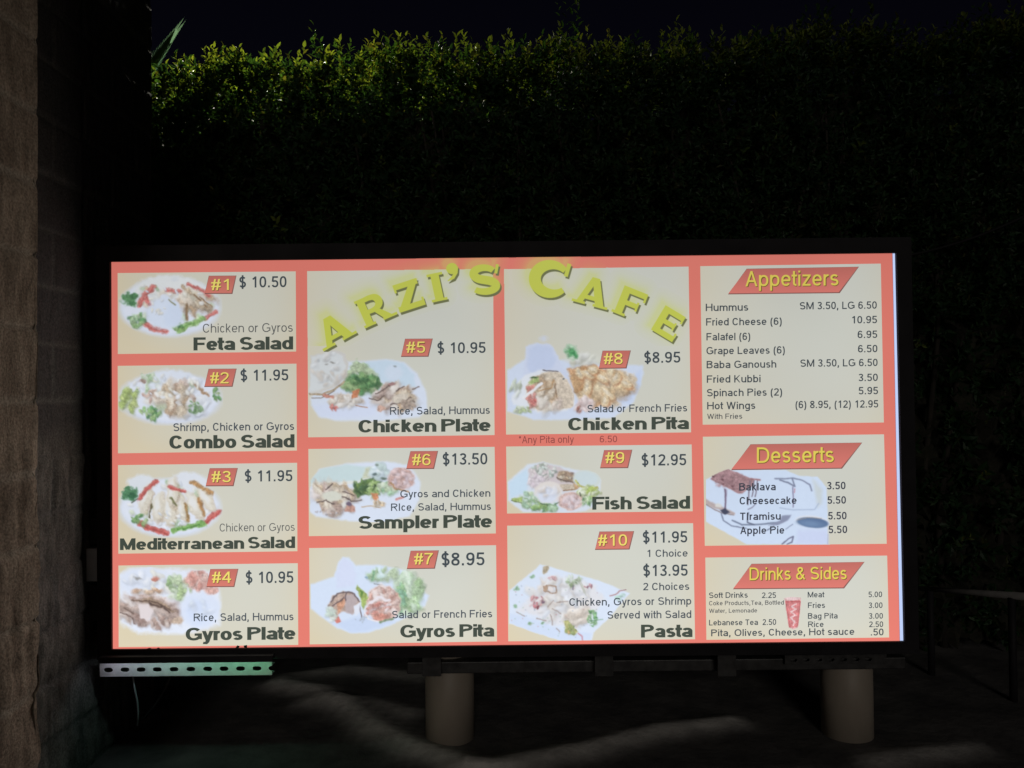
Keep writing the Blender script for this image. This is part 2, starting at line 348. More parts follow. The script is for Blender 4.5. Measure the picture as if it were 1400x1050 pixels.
class Canvas:
    """paints one printed picture on a fine grid of points, in the pixel frame of a close-up"""
    def __init__(s, reg, x0, y0, x1, y1, res=1.5, seed=1):
        s.rx, s.ry, s.sc = RG[reg]; s.w = int((x1-x0)*res); s.h = int((y1-y0)*res); s.rng = np.random.RandomState(seed)
        s.PX, s.PY = np.meshgrid(np.linspace(x0, x1, s.w), np.linspace(y0, y1, s.h))
        s.X = (s.PX-s.rx)*s.sc; s.Y = (s.PY-s.ry)*s.sc
        s.rgb = np.zeros((s.h, s.w, 3)); s.a = np.zeros((s.h, s.w))
        s.nx = fbm(s.h, s.w, 9, s.rng, 3); s.ny = fbm(s.h, s.w, 9, s.rng, 3); s.n2 = fbm(s.h, s.w, 5, s.rng, 3)
    def over(s, m, c, var=.01):
        c = np.array(c, float)*(1+var*s.n2[..., None]); m = np.clip(m, 0, 1); mm = m[..., None]
        s.rgb = s.rgb*(1-mm)+c*mm if s.a.any() else np.where(mm > 0, c, s.rgb)
        first = (s.a < .02)[..., None]; s.rgb = np.where(first & (mm > 0), c, s.rgb)
        s.a = s.a+m-s.a*m; return s
    def blob(s, cx, cy, rx, ry, c, ang=0, soft=8, wp=10, al=1, var=.01):
        x = s.X-cx+s.nx*wp; y = s.Y-cy+s.ny*wp; a = math.radians(ang); ca, sa = math.cos(a), math.sin(a)
        u = x*ca+y*sa; v = -x*sa+y*ca
        d = (np.sqrt((u/rx)**2+(v/ry)**2)-1)*min(rx, ry)
        return s.over(np.clip(.5-d/soft, 0, 1)*al, c, var)
    def poly(s, pts, c, soft=6, wp=6, al=1, var=.01):
        x = s.X+s.nx*wp; y = s.Y+s.ny*wp; D = np.full(x.shape, 1e9); ins = np.zeros(x.shape, bool); n = len(pts)
        for i in range(n):
            ax, ay = pts[i]; bx, by = pts[(i+1) % n]; dx, dy = bx-ax, by-ay
            tt = np.clip(((x-ax)*dx+(y-ay)*dy)/(dx*dx+dy*dy+1e-9), 0, 1)
            D = np.minimum(D, np.hypot(x-ax-tt*dx, y-ay-tt*dy))
            if ay != by:
                c_ = ((ay > y) != (by > y)) & (x < (bx-ax)*(y-ay)/(by-ay)+ax); ins ^= c_
        D = np.where(ins, -D, D)
        return s.over(np.clip(.5-D/soft, 0, 1)*al, c, var)
    def sdist(s, pts, wp=4):
        x = s.X+s.nx*wp; y = s.Y+s.ny*wp; D = np.full(x.shape, 1e9)
        for (ax, ay), (bx, by) in zip(pts[:-1], pts[1:]):
            dx, dy = bx-ax, by-ay; tt = np.clip(((x-ax)*dx+(y-ay)*dy)/(dx*dx+dy*dy+1e-9), 0, 1)
            D = np.minimum(D, np.hypot(x-ax-tt*dx, y-ay-tt*dy))
        return D
    def line(s, pts, wd, c, soft=4, wp=4, al=1):
        return s.over(np.clip(.5-(s.sdist(pts, wp)-wd/2)/soft, 0, 1)*al, c)
    def scat(s, n, cx, cy, rx, ry, cols, s0, s1, el=1.8, ang=None, jit=90, al=.8, shade=True):
        for i in range(n):
            r = math.sqrt(s.rng.rand()); q = s.rng.rand()*6.283; x = cx+rx*r*math.cos(q); y = cy+ry*r*math.sin(q)
            sz = s0+(s1-s0)*s.rng.rand(); a = (ang if ang is not None else 0)+(s.rng.rand()*2-1)*jit
            c = np.array(cols[s.rng.randint(len(cols))])*(1+.06*(s.rng.rand()*2-1))
            if shade: s.blob(x+sz*.2, y+sz*.35, sz, sz/el, c*.72, a, sz*.6, sz*.4, al*.55)
            s.blob(x, y, sz, sz/el, c, a, sz*.45, sz*.5, al)
            if shade: s.blob(x-sz*.15, y-sz*.2, sz*.45, sz/el*.4, np.minimum(c*1.12+8, 250), a, sz*.4, sz*.3, al*.6)
        return s
    def emit(s, panel, name, Y=-.002, bgf=None, wash=.0, cut=.02):
        def soft(q):
            e = np.pad(q, ((1, 1), (1, 1)), mode='edge'); return (e[1:-1, 1:-1]*4+(e[:-2, 1:-1]+e[2:, 1:-1]+e[1:-1, :-2]+e[1:-1, 2:])*2+e[:-2, :-2]+e[:-2, 2:]+e[2:, :-2]+e[2:, 2:])/16
        rgb = np.where(s.a[..., None] > .02, s.rgb, np.array([214, 220, 232.])); b1 = rgb.copy()
        for _ in range(2): b1 = np.stack([soft(b1[..., k]) for k in range(3)], -1)
        if panel: rgb = rgb*.3+b1*.7; wash = wash*.4
        if panel:
            n3 = fbm(s.h, s.w, 3.2, s.rng, 2); sat = (np.maximum(rgb[..., 0], rgb[..., 1])-rgb[..., 2])/np.maximum(rgb.max(-1), 1)
            food = np.clip((sat-.04)*8, 0, 1)
            n4 = fbm(s.h, s.w, 7, s.rng, 2); rgb = rgb*(1-.07*food+.11*n3*food+.10*n4*food)[..., None]; g3 = rgb.mean(-1, keepdims=True); rgb = g3+(rgb-g3)*.95
        rgb = rgb*(1-wash)+np.array([218, 226, 243.])*wash
        bgc = (bgf or (lambda x, y: panel_colour(panel, x, y)))(s.PX, s.PY)
        a = s.a[..., None]; col = bgc*(1-a)+np.clip(rgb, 0, 252)*a
        V = ray(s.PX.ravel(), s.PY.ravel(), Y); keep = s.a > cut
        kq = keep[:-1, :-1] | keep[1:, :-1] | keep[:-1, 1:] | keep[1:, 1:]
        jj, ii = np.nonzero(kq); W = s.w
        F = np.stack([jj*W+ii, (jj+1)*W+ii, (jj+1)*W+ii+1, jj*W+ii+1], 1)
        used = np.unique(F); mp = np.full(len(V), -1); mp[used] = np.arange(len(used))
        return mesh(name, V[used], mp[F], PRINT, panel_obj[panel] if panel else sign, lin(col.reshape(-1, 3)[used]))
WHT = (222, 229, 244); FETA = [(222, 228, 240), (226, 228, 228), (214, 222, 238), (228, 226, 216)]
GRN = [(150, 192, 128), (118, 168, 108), (178, 206, 150), (96, 148, 98)]; PALE_G = [(196, 216, 180), (176, 206, 168), (208, 222, 200)]
RED = [(218, 132, 126), (226, 154, 146), (206, 112, 106)]; CHK = [(222, 206, 184), (212, 190, 162), (228, 216, 200), (196, 168, 138)]
MEAT = [(204, 184, 176), (188, 164, 154), (218, 204, 198), (168, 142, 134), (222, 212, 210)]
# number one
c = Canvas(1, 162, 374.5, 304, 466, seed=3)
c.blob(345, 300, 260, 152, (214, 222, 238), soft=22, wp=4).blob(345, 296, 244, 138, WHT, soft=16, wp=6)
c.blob(345, 215, 180, 80, (224, 228, 230), soft=18)
c.scat(46, 345, 275, 215, 112, FETA+PALE_G+CHK, 12, 30, al=.7)
c.scat(16, 480, 275, 85, 65, CHK, 18, 44, 2.2, 45, 30); c.line([(432, 288), (434, 362)], 14, (150, 122, 92), 10).line([(470, 235), (535, 300)], 7, (140, 110, 84), 6).line([(500, 250), (560, 296)], 5, (150, 118, 90), 5)
c.blob(140, 258, 40, 32, (104, 156, 108), soft=16, wp=26).blob(160, 240, 20, 16, (86, 136, 92), soft=10, wp=16).blob(150, 275, 16, 10, (80, 130, 88), soft=8, wp=14)
for pl, w_ in (([(262, 195), (215, 240), (188, 288)], 26), ([(330, 208), (400, 220)], 18), ([(440, 182), (510, 215), (548, 240)], 18), ([(584, 325), (520, 362)], 18), ([(210, 385), (262, 410), (325, 425)], 26), ([(225, 250), (240, 285)], 22)):
    c.line(pl, w_, (222, 138, 132), 10, 10).line([(a+3, b_+4) for a, b_ in pl], w_*.3, (196, 100, 96), 6, 8, .7)
c.line([(378, 418), (440, 395), (512, 362)], 30, (152, 192, 120), 12, 14).line([(390, 410), (470, 380)], 8, (112, 160, 92), 6, 8, .8)
c.scat(14, 185, 365, 45, 34, GRN+PALE_G, 10, 22); c.scat(8, 385, 395, 26, 22, GRN, 8, 14)
c.blob(322, 330, 92, 86, (214, 225, 244), soft=26, wp=18).blob(365, 345, 48, 60, (208, 221, 243), soft=22, wp=14)
c.blob(368, 155, 20, 12, (214, 220, 228), soft=12, wp=10); c.line([(340, 262), (372, 288)], 7, (140, 140, 112), 6)
c.scat(20, 345, 250, 190, 90, FETA, 6, 14, al=.8); c.emit('one', 'dish_picture', wash=.06)
# number two
c = Canvas(1, 162, 501.5, 305, 582, seed=5)
c.blob(345, 768, 262, 134, (212, 220, 238), soft=24, wp=4).blob(345, 762, 246, 122, WHT, soft=16, wp=8).blob(350, 690, 130, 70, (218, 226, 240), soft=22)
c.scat(42, 345, 755, 215, 108, FETA+[(214, 206, 200)]+PALE_G, 12, 30, al=.7)
c.scat(16, 135, 770, 42, 60, [(196, 212, 140), (182, 204, 126), (212, 222, 172)], 14, 30); c.scat(10, 230, 660, 42, 20, PALE_G, 10, 22)
c.scat(18, 380, 770, 90, 80, CHK+[(206, 186, 176)], 22, 46, 1.5); c.line([(384, 700), (380, 780), (350, 860)], 12, (178, 150, 128), 14, 16, .8)
c.scat(8, 260, 755, 55, 30, [(204, 172, 160), (214, 190, 176)], 12, 24); c.line([(480, 700), (538, 750)], 16, (182, 152, 124), 10, 14)
c.scat(12, 495, 800, 60, 44, [(214, 222, 236), (224, 230, 240)], 18, 30); c.scat(16, 480, 810, 38, 36, [(120, 158, 112), (150, 184, 140)], 6, 15)
c.scat(18, 240, 845, 55, 34, GRN, 9, 20); c.scat(10, 585, 750, 18, 36, GRN, 8, 16); c.blob(205, 680, 18, 10, (170, 148, 138), soft=8, wp=10)
c.scat(26, 345, 700, 190, 60, FETA, 7, 15, al=.8); c.emit('two', 'dish_picture', wash=.06)
# number three
c = Canvas(2, 163, 639, 305, 735.5, seed=8)
c.blob(345, 315, 260, 152, (212, 221, 238), soft=22, wp=4).blob(345, 310, 244, 138, WHT, soft=14, wp=6).blob(200, 190, 70, 46, (218, 224, 232), soft=16).blob(440, 185, 100, 52, (220, 226, 236), soft=16)
c.scat(40, 345, 300, 215, 118, FETA+PALE_G, 12, 30, al=.7)
for (x, y, a) in ((220, 270, 100), (290, 310, 95), (345, 330, 88), (400, 310, 80), (470, 300, 65), (530, 270, 55), (360, 230, 90)):
    c.blob(x+8, y+10, 74, 30, (178, 152, 122), a, 16, 16, .7).blob(x, y, 74, 30, (222, 216, 202), a, 12, 14).blob(x-8, y-12, 46, 13, (226, 227, 226), a, 12, 12)
c.line([(255, 300), (240, 372)], 8, (110, 100, 70), 7, 10).line([(428, 300), (438, 380)], 14, (166, 132, 86), 10, 10).line([(490, 270), (520, 350)], 16, (190, 142, 92), 12, 10).line([(460, 190), (530, 220), (560, 240)], 22, (196, 152, 104), 12, 14).line([(350, 265), (380, 300)], 9, (124, 126, 88), 6, 8)
c.blob(142, 242, 40, 36, (92, 146, 106), soft=16, wp=28).blob(150, 255, 18, 14, (66, 116, 84), soft=9, wp=16).line([(150, 290), (180, 270)], 6, (90, 100, 84), 4)
for pl, w_ in (([(282, 178), (225, 218), (190, 272)], 20), ([(345, 208), (425, 232)], 18), ([(600, 335), (530, 388)], 24), ([(195, 398), (250, 425), (328, 446)], 30)):
    c.line(pl, w_, (214, 118, 112), 9, 10).line([(a+2, b_+4) for a, b_ in pl], w_*.3, (184, 84, 82), 6, 8, .7)
c.line([(365, 436), (430, 410), (520, 398)], 26, (138, 186, 108), 10, 14).line([(380, 430), (500, 402)], 7, (96, 150, 80), 5, 8)
c.scat(14, 190, 378, 42, 26, GRN, 8, 20); c.scat(22, 345, 380, 110, 40, FETA, 6, 15, al=.8); c.emit('three', 'dish_picture', wash=.05)
# number four
c = Canvas(2, 163.3, 775, 304, 869, seed=12)
c.poly([(84, 650), (160, 622), (330, 628), (560, 640), (606, 760), (600, 920), (420, 966), (180, 960), (86, 905)], WHT, 26, 10)
c.blob(210, 690, 130, 70, (216, 225, 243), soft=24).scat(22, 240, 700, 130, 50, FETA, 14, 32, al=.7)
c.scat(34, 395, 720, 62, 60, PALE_G+[(186, 212, 158), (160, 194, 136)], 12, 28)
c.blob(490, 690, 66, 52, (222, 176, 168), soft=16, wp=16).scat(14, 490, 685, 55, 44, [(226, 190, 182), (214, 156, 146), (228, 206, 200)], 10, 24).blob(560, 740, 36, 20, (222, 178, 168), soft=12, wp=14)
c.scat(10, 245, 745, 80, 14, [(212, 172, 142), (222, 196, 172)], 12, 26, 2.5, 5, 15); c.blob(272, 680, 18, 9, (216, 142, 126), soft=8)
c.scat(54, 235, 840, 150, 70, MEAT, 22, 52, 3.2, 20, 40); c.poly([(150, 790), (250, 776), (330, 812), (380, 850), (300, 830), (200, 800)], (172, 148, 128), 10, 12)
c.line([(150, 790), (270, 800), (350, 840)], 6, (104, 84, 76), 5, 8).line([(240, 808), (310, 826), (345, 850)], 9, (100, 82, 76), 6, 8).line([(90, 850), (150, 880), (165, 910)], 6, (124, 102, 96), 5, 8).line([(110, 830), (160, 860)], 5, (120, 100, 92), 5)
c.poly([(178, 810), (235, 812), (262, 850), (225, 915), (190, 880)], (222, 212, 214), 10, 10)
c.poly([(300, 905), (400, 870), (440, 885), (390, 915)], (200, 178, 160), 12, 10); c.scat(16, 270, 900, 90, 30, MEAT, 10, 22, 2)
c.blob(500, 840, 104, 92, (214, 224, 244), soft=20, wp=8).blob(490, 850, 60, 60, (206, 219, 244), soft=34, wp=14).scat(10, 500, 820, 70, 50, [(214, 224, 242)], 14, 28, al=.4)
c.blob(180, 676, 20, 6, (150, 150, 150), 10, 8); c.emit('four', 'dish_picture', wash=.08)
# number five
c = Canvas('E', 421.5, 477, 586, 578.5, seed=15)
c.poly([(70, 560), (300, 200), (660, 175), (860, 160), (1040, 190), (1180, 310), (1270, 500), (1285, 680), (1200, 760), (760, 800), (360, 800), (160, 760), (80, 640)], (212, 222, 240), 30, 6)
c.poly([(640, 190), (860, 172), (1030, 200), (1140, 310), (1160, 450), (860, 420), (700, 300)], (198, 218, 236), 30, 10)
c.blob(930, 300, 90, 80, (206, 220, 238), soft=40).blob(945, 235, 14, 10, (150, 160, 165), soft=10)
c.poly([(90, 640), (700, 560), (760, 740), (420, 770), (190, 750)], (210, 220, 243), 40, 10)
c.scat(40, 590, 330, 130, 130, PALE_G+[(190, 210, 172)], 28, 60); c.scat(60, 590, 420, 180, 80, GRN, 24, 62, 1.8)
c.scat(26, 640, 400, 150, 70, [(96, 140, 92), (70, 112, 76), (124, 168, 112)], 16, 44, 2.4)
c.poly([(70, 120), (200, 95), (330, 60), (430, 110), (470, 230), (430, 350), (330, 450), (190, 500), (60, 520)], (206, 204, 200), 14, 12)
c.poly([(80, 130), (200, 110), (320, 80), (410, 130), (440, 230), (390, 340), (300, 420), (160, 480), (60, 500)], (212, 217, 220), 20, 14)
c.scat(30, 260, 260, 170, 170, [(206, 204, 202), (218, 222, 226), (204, 206, 210), (210, 200, 190)], 20, 50, al=.5)
c.blob(300, 195, 22, 9, (150, 148, 146), soft=10).blob(238, 212, 18, 8, (160, 160, 158), soft=10).blob(155, 175, 14, 16, (180, 186, 190), soft=10)
c.line([(70, 520), (200, 520), (330, 470), (420, 390)], 22, (184, 164, 136), 12, 10).line([(80, 560), (180, 560), (320, 490)], 8, (124, 106, 88), 6, 8)
c.scat(40, 440, 590, 160, 60, [(218, 210, 200), (222, 218, 214), (206, 192, 178), (226, 224, 222)], 22, 46); c.line([(210, 530), (300, 550)], 32, (206, 146, 130), 14, 14)
c.poly([(500, 490), (590, 470), (560, 560), (500, 570)], (214, 140, 102), 12, 12); c.scat(7, 310, 650, 46, 24, RED, 14, 26); c.line([(540, 640), (660, 660)], 10, (192, 150, 126), 8)
c.scat(80, 940, 540, 200, 120, MEAT+CHK+[(226, 220, 214)], 34, 76, 2.4, -25, 50)
for pl in ([(740, 520), (840, 470), (900, 430)], [(900, 630), (1020, 610), (1110, 560)], [(680, 560), (760, 590), (830, 540)], [(960, 490), (1040, 440)], [(1130, 470), (1200, 450)]):
    c.line(pl, 12, (112, 96, 92), 8, 12)
c.blob(1000, 560, 90, 50, (216, 206, 192), -15, 16, 16).blob(915, 420, 30, 16, (186, 142, 142), -15, 10, 10).blob(800, 670, 44, 34, (214, 176, 160), 0, 16, 16).scat(16, 1080, 620, 70, 50, [(166, 148, 138), (196, 178, 164), (140, 124, 116)], 16, 34)
c.emit('five', 'dish_picture', wash=.07)
# number six
c = Canvas('F', 423.5, 626, 578, 714, seed=19)
c.poly([(60, 400), (160, 200), (460, 140), (860, 120), (1100, 160), (1210, 330), (1200, 520), (1100, 690), (760, 760), (400, 730), (130, 690), (60, 640)], (214, 224, 242), 30, 8)
c.poly([(70, 320), (180, 190), (450, 150), (700, 180), (690, 270), (560, 320), (260, 350), (80, 370)], (198, 218, 222), 26, 8).poly([(640, 190), (720, 170), (740, 220), (690, 290), (600, 310)], (206, 212, 188), 26, 10)
c.poly([(70, 350), (260, 340), (560, 318), (680, 285), (640, 330), (420, 360), (130, 390)], (222, 226, 222), 14, 8)
c.scat(64, 320, 440, 210, 90, MEAT+CHK+[(228, 222, 216)], 34, 78, 3.2, 25, 60); c.scat(40, 320, 580, 200, 70, CHK+MEAT+[(222, 226, 228)], 26, 56, 2)
c.blob(300, 480, 100, 50, (214, 216, 204), 0, 20, 16).poly([(420, 640), (460, 540), (530, 590), (530, 640)], (206, 160, 146), 14, 10).blob(470, 560, 30, 26, (110, 98, 118), 30, 12)
for pl in ([(230, 410), (300, 350)], [(400, 430), (520, 470)], [(240, 530), (320, 560)], [(140, 550), (240, 520)], [(400, 480), (500, 530), (600, 520)]): c.line(pl, 11, (104, 90, 88), 8, 12)
c.poly([(520, 360), (690, 290), (790, 340), (800, 400), (640, 460), (560, 490), (510, 430)], (96, 126, 86), 18, 16); c.scat(40, 660, 380, 130, 80, [(74, 104, 74), (112, 146, 88), (134, 160, 92), (58, 84, 60)], 18, 46, 2.4)
c.scat(20, 720, 400, 60, 80, [(160, 190, 120), (190, 212, 160)], 14, 34, 2.4); c.scat(30, 870, 390, 90, 60, PALE_G+[(170, 205, 175), (140, 190, 150)], 20, 46)
c.scat(22, 780, 230, 90, 70, [(208, 226, 240), (190, 210, 210), (220, 232, 240)], 24, 50, al=.7); c.blob(735, 250, 22, 14, (100, 118, 120), soft=10).blob(830, 295, 32, 12, (104, 120, 112), soft=10).blob(760, 160, 18, 12, (130, 146, 140), soft=10)
c.blob(1010, 300, 138, 118, (218, 188, 184), soft=22, wp=20).scat(36, 1010, 290, 115, 95, [(224, 206, 212), (216, 178, 170), (224, 196, 196), (206, 190, 200)], 18, 44, al=.7).line([(900, 340), (960, 410), (1090, 430)], 12, (190, 150, 110), 10, 10)
c.poly([(690, 450), (770, 450), (775, 530), (720, 510)], (220, 150, 110), 12, 10); c.line([(600, 590), (700, 580), (800, 600)], 10, (196, 172, 142), 8).scat(14, 760, 560, 60, 40, [(226, 214, 196), (214, 190, 160)], 16, 34); c.line([(960, 515), (1030, 490)], 24, (224, 160, 156), 12)
c.scat(14, 250, 650, 160, 22, [(170, 164, 170), (200, 198, 204)], 8, 18, al=.6); c.emit('six', 'dish_picture', wash=.07)
# number seven
c = Canvas('B', 424.5, 760.5, 588, 867, seed=23)
c.poly([(62, 430), (300, 350), (340, 220), (390, 155), (450, 160), (520, 240), (740, 230), (1010, 290), (1080, 430), (1245, 540), (1200, 640), (1000, 760), (820, 850), (640, 905), (470, 910), (330, 860), (70, 670)], (208, 222, 244), 26, 6)
c.poly([(320, 330), (350, 220), (400, 165), (480, 210), (520, 330), (500, 440), (330, 470)], (208, 217, 242), 30, 10).poly([(300, 820), (560, 740), (900, 800), (640, 890), (460, 900)], (196, 212, 240), 40, 10)
c.scat(60, 1040, 500, 120, 190, [(206, 228, 206), (190, 220, 180), (214, 232, 210), (176, 210, 160), (200, 224, 190)], 34, 74, 1.6, al=.75); c.scat(30, 960, 560, 50, 130, [(130, 178, 150), (160, 200, 150), (150, 196, 170)], 18, 46, 2, 80, 40)
c.scat(24, 790, 320, 150, 50, PALE_G+[(208, 230, 240)], 28, 56, al=.7); c.line([(690, 300), (680, 380)], 22, (132, 176, 142), 14, 14).blob(618, 355, 16, 12, (140, 170, 190), soft=10).line([(700, 420), (780, 435)], 8, (120, 120, 120), 8)
c.blob(790, 620, 172, 178, (226, 190, 180), soft=22, wp=18).scat(40, 790, 600, 140, 150, [(222, 170, 158), (230, 206, 200), (218, 186, 178), (232, 220, 220)], 24, 58, al=.65)
c.line([(610, 690), (660, 600), (760, 550), (850, 590)], 26, (228, 224, 232), 16, 16).line([(620, 740), (720, 660), (860, 620)], 16, (226, 214, 220), 12, 14).scat(24, 740, 670, 120, 80, [(214, 148, 138), (226, 214, 220), (206, 160, 156)], 14, 34, 2.4, -30, 30).blob(770, 750, 90, 36, (220, 150, 134), -10, 20, 18, .8)
c.line([(610, 710), (640, 770), (760, 800)], 14, (230, 230, 236), 10)
c.poly([(530, 430), (620, 520), (640, 560), (590, 680), (560, 560), (520, 470)], (170, 192, 110), 16, 12).poly([(555, 480), (590, 500), (570, 560)], (104, 146, 76), 14, 10)
c.poly([(240, 640), (290, 540), (390, 490), (500, 520), (560, 600), (490, 720), (400, 690), (350, 720), (320, 800), (250, 740)], (196, 172, 160), 16, 12)
c.poly([(400, 540), (500, 520), (540, 580), (480, 730), (410, 690)], (184, 170, 172), 14, 12).poly([(320, 620), (410, 540), (400, 640), (350, 720)], (214, 160, 132), 14, 12).poly([(300, 780), (350, 740), (370, 800), (330, 820)], (220, 130, 118), 12, 10)
for pl in ([(270, 600), (330, 520), (420, 500), (500, 520), (550, 600)], [(290, 640), (400, 560)], [(250, 640), (245, 700)], [(430, 510), (410, 590)], [(555, 640), (575, 750)]): c.line(pl, 13, (110, 96, 100), 9, 10)
c.scat(16, 280, 720, 50, 60, [(206, 220, 214), (190, 206, 196), (220, 226, 222)], 16, 34); c.poly([(500, 640), (560, 610), (560, 700), (510, 740)], (220, 226, 240), 12, 8); c.scat(10, 560, 770, 80, 30, [(180, 190, 200)], 8, 16, al=.5)
c.line([(760, 800), (880, 770)], 22, (134, 156, 130), 12, 12); c.emit('seven', 'dish_picture', wash=.07)
# number eight
c = Canvas('A', 693, 457, 883, 577, seed=29)
c.poly([(20, 440), (180, 330), (560, 340), (860, 380), (1240, 390), (1245, 470), (1160, 720), (980, 860), (600, 880), (260, 880), (20, 800)], (206, 218, 240), 24, 8)
c.poly([(980, 700), (1060, 580), (1220, 430), (1225, 560), (1120, 740)], (196, 212, 242), 30, 8)
c.blob(700, 330, 150, 46, (214, 216, 206), soft=26, wp=16).scat(16, 700, 340, 140, 40, [(216, 218, 208), (222, 224, 222), (206, 206, 192)], 20, 46, al=.6)
c.blob(600, 265, 62, 66, (176, 210, 180), soft=30, wp=24).poly([(550, 270), (610, 230), (665, 290), (660, 325), (590, 310)], (96, 172, 112), 24, 16).poly([(580, 280), (630, 270), (640, 310)], (62, 140, 86), 18, 12)
FR = [(226, 196, 156), (216, 176, 130), (230, 208, 176), (206, 158, 112), (232, 216, 192)]
c.poly([(560, 420), (800, 380), (1140, 500), (1160, 580), (960, 620), (940, 740), (720, 800), (640, 640)], (212, 168, 128), 24, 16)
c.scat(44, 860, 560, 270, 150, FR, 44, 84, 1.7); 
for (x, y, a, l) in ((670, 460, 60, 70), (750, 470, 20, 80), (740, 600, 100, 96), (880, 510, 30, 76), (920, 640, 40, 104), (1000, 510, 120, 70), (1090, 560, 20, 66), (790, 430, 10, 60), (720, 700, 80, 90), (900, 710, 100, 70)):
    c.blob(x+14, y+18, l*.8, 38, (186, 134, 96), a, 18, 14, .7).blob(x, y, l*.8, 36, (228, 204, 166), a, 14, 12).blob(x-6, y-10, l*.5, 14, (234, 222, 200), a, 16, 10)
c.blob(720, 740, 90, 60, (222, 206, 206), soft=26, wp=20).scat(12, 700, 740, 80, 50, [(226, 212, 212), (214, 190, 190)], 20, 44, al=.7)
c.poly([(170, 420), (190, 220), (260, 190), (410, 200), (470, 290), (520, 400), (600, 560), (650, 720), (600, 800), (420, 780), (200, 720), (150, 560)], (204, 214, 238), 22, 10)
c.poly([(200, 400), (220, 240), (300, 210), (420, 230), (460, 330), (420, 420), (300, 430), (230, 480)], (194, 207, 236), 34, 14).blob(350, 150, 34, 26, (206, 212, 224), soft=30, wp=12)
c.poly([(60, 690), (110, 560), (180, 480), (330, 430), (480, 440), (560, 520), (620, 640), (630, 740), (560, 800), (300, 810), (170, 760), (80, 740)], (222, 228, 238), 16, 10)
c.poly([(180, 600), (240, 500), (360, 450), (500, 450), (580, 560), (620, 700), (590, 780), (460, 780), (300, 800), (210, 730)], (222, 208, 188), 16, 14)
c.scat(40, 390, 640, 170, 140, CHK+[(228, 212, 190), (220, 186, 150), (226, 218, 206)], 30, 66, 2, -35, 40)
c.poly([(440, 470), (560, 520), (620, 640), (610, 760), (500, 780), (470, 620)], (220, 206, 188), 18, 12).line([(450, 560), (480, 740), (470, 780)], 8, (150, 118, 92), 8, 10).line([(340, 435), (480, 445)], 10, (96, 90, 96), 7, 8).blob(528, 510, 10, 8, (90, 96, 104), soft=8)
c.poly([(190, 580), (260, 560), (270, 600), (200, 640)], (220, 150, 140), 14, 12).poly([(180, 680), (240, 650), (300, 690), (280, 760), (210, 720)], (224, 156, 150), 18, 14).scat(12, 250, 700, 50, 50, RED+[(230, 210, 210)], 14, 30)
c.poly([(210, 540), (300, 490), (310, 540), (240, 560)], (178, 200, 130), 14, 10).blob(262, 502, 34, 8, (80, 110, 70), -8, 8); c.line([(170, 680), (260, 610), (330, 550)], 26, (230, 232, 238), 12, 8)
c.scat(20, 390, 720, 110, 60, [(226, 220, 212), (230, 222, 206), (222, 206, 196)], 24, 52, al=.7); c.line([(310, 620), (420, 590), (440, 520)], 10, (186, 146, 104), 10, 12)
c.scat(14, 100, 600, 50, 90, [(196, 206, 190), (212, 220, 214), (176, 186, 160)], 14, 34, 2.4, 110, 20); c.scat(14, 150, 790, 80, 26, [(188, 206, 160), (206, 216, 196)], 12, 28); c.scat(5, 670, 790, 20, 24, [(196, 140, 130), (160, 110, 100)], 12, 22, 3, 120, 20)
c.emit('eight', 'dish_picture', wash=.08)
# number nine
c = Canvas('G', 694, 630, 824, 700.8, seed=31)
c.poly([(30, 340), (150, 240), (270, 130), (450, 100), (620, 140), (880, 200), (1080, 240), (1150, 320), (1140, 460), (1060, 640), (960, 690), (700, 720), (220, 705), (40, 560)], (212, 222, 236), 30, 8)
c.poly([(50, 350), (260, 180), (290, 300), (260, 460), (60, 540)], (198, 222, 242), 34, 10)
c.poly([(280, 200), (440, 110), (620, 150), (820, 230), (860, 400), (700, 460), (560, 380), (380, 420), (300, 400)], (206, 196, 200), 24, 20)
c.scat(70, 460, 220, 150, 100, [(190, 206, 200), (206, 214, 210), (160, 170, 160), (220, 214, 214), (140, 150, 144), (214, 204, 206)], 12, 32, 1.6); c.scat(36, 390, 330, 100, 80, [(214, 204, 212), (206, 194, 204), (222, 214, 222)], 18, 40, al=.7)
c.poly([(640, 210), (740, 210), (840, 260), (850, 350), (740, 340), (620, 300)], (184, 162, 138), 18, 16); c.scat(30, 730, 280, 110, 60, [(166, 142, 122), (196, 178, 150), (140, 120, 112), (206, 196, 180)], 14, 34); c.line([(620, 290), (720, 330), (840, 345)], 14, (116, 102, 96), 9, 10)
c.poly([(650, 370), (820, 370), (900, 400), (840, 440), (700, 450)], (214, 200, 180), 16, 12).line([(700, 445), (830, 430)], 10, (150, 110, 84), 8, 8).poly([(820, 350), (920, 390), (840, 440)], (200, 164, 124), 16, 10)
c.blob(980, 310, 165, 108, (206, 216, 212), 8, 18, 8).blob(975, 300, 140, 84, (202, 217, 222), 8, 20, 8); c.line([(850, 320), (890, 385), (1020, 425), (1110, 400)], 20, (208, 206, 116), 12, 8).blob(1050, 425, 60, 22, (196, 196, 90), -12, 16, 10)
c.scat(40, 1000, 470, 120, 60, [(196, 216, 140), (212, 224, 176), (178, 200, 110), (222, 230, 210)], 22, 50, 2.4, -20, 40)
c.scat(50, 340, 560, 150, 110, PALE_G+[(196, 220, 206), (170, 204, 176), (150, 190, 140)], 20, 46, 2); c.scat(30, 480, 650, 150, 40, GRN+[(170, 206, 130)], 18, 46, 2.4); c.poly([(80, 540), (220, 520), (210, 570), (110, 580)], (178, 202, 120), 14, 12).line([(80, 560), (200, 590)], 10, (110, 126, 84), 8)
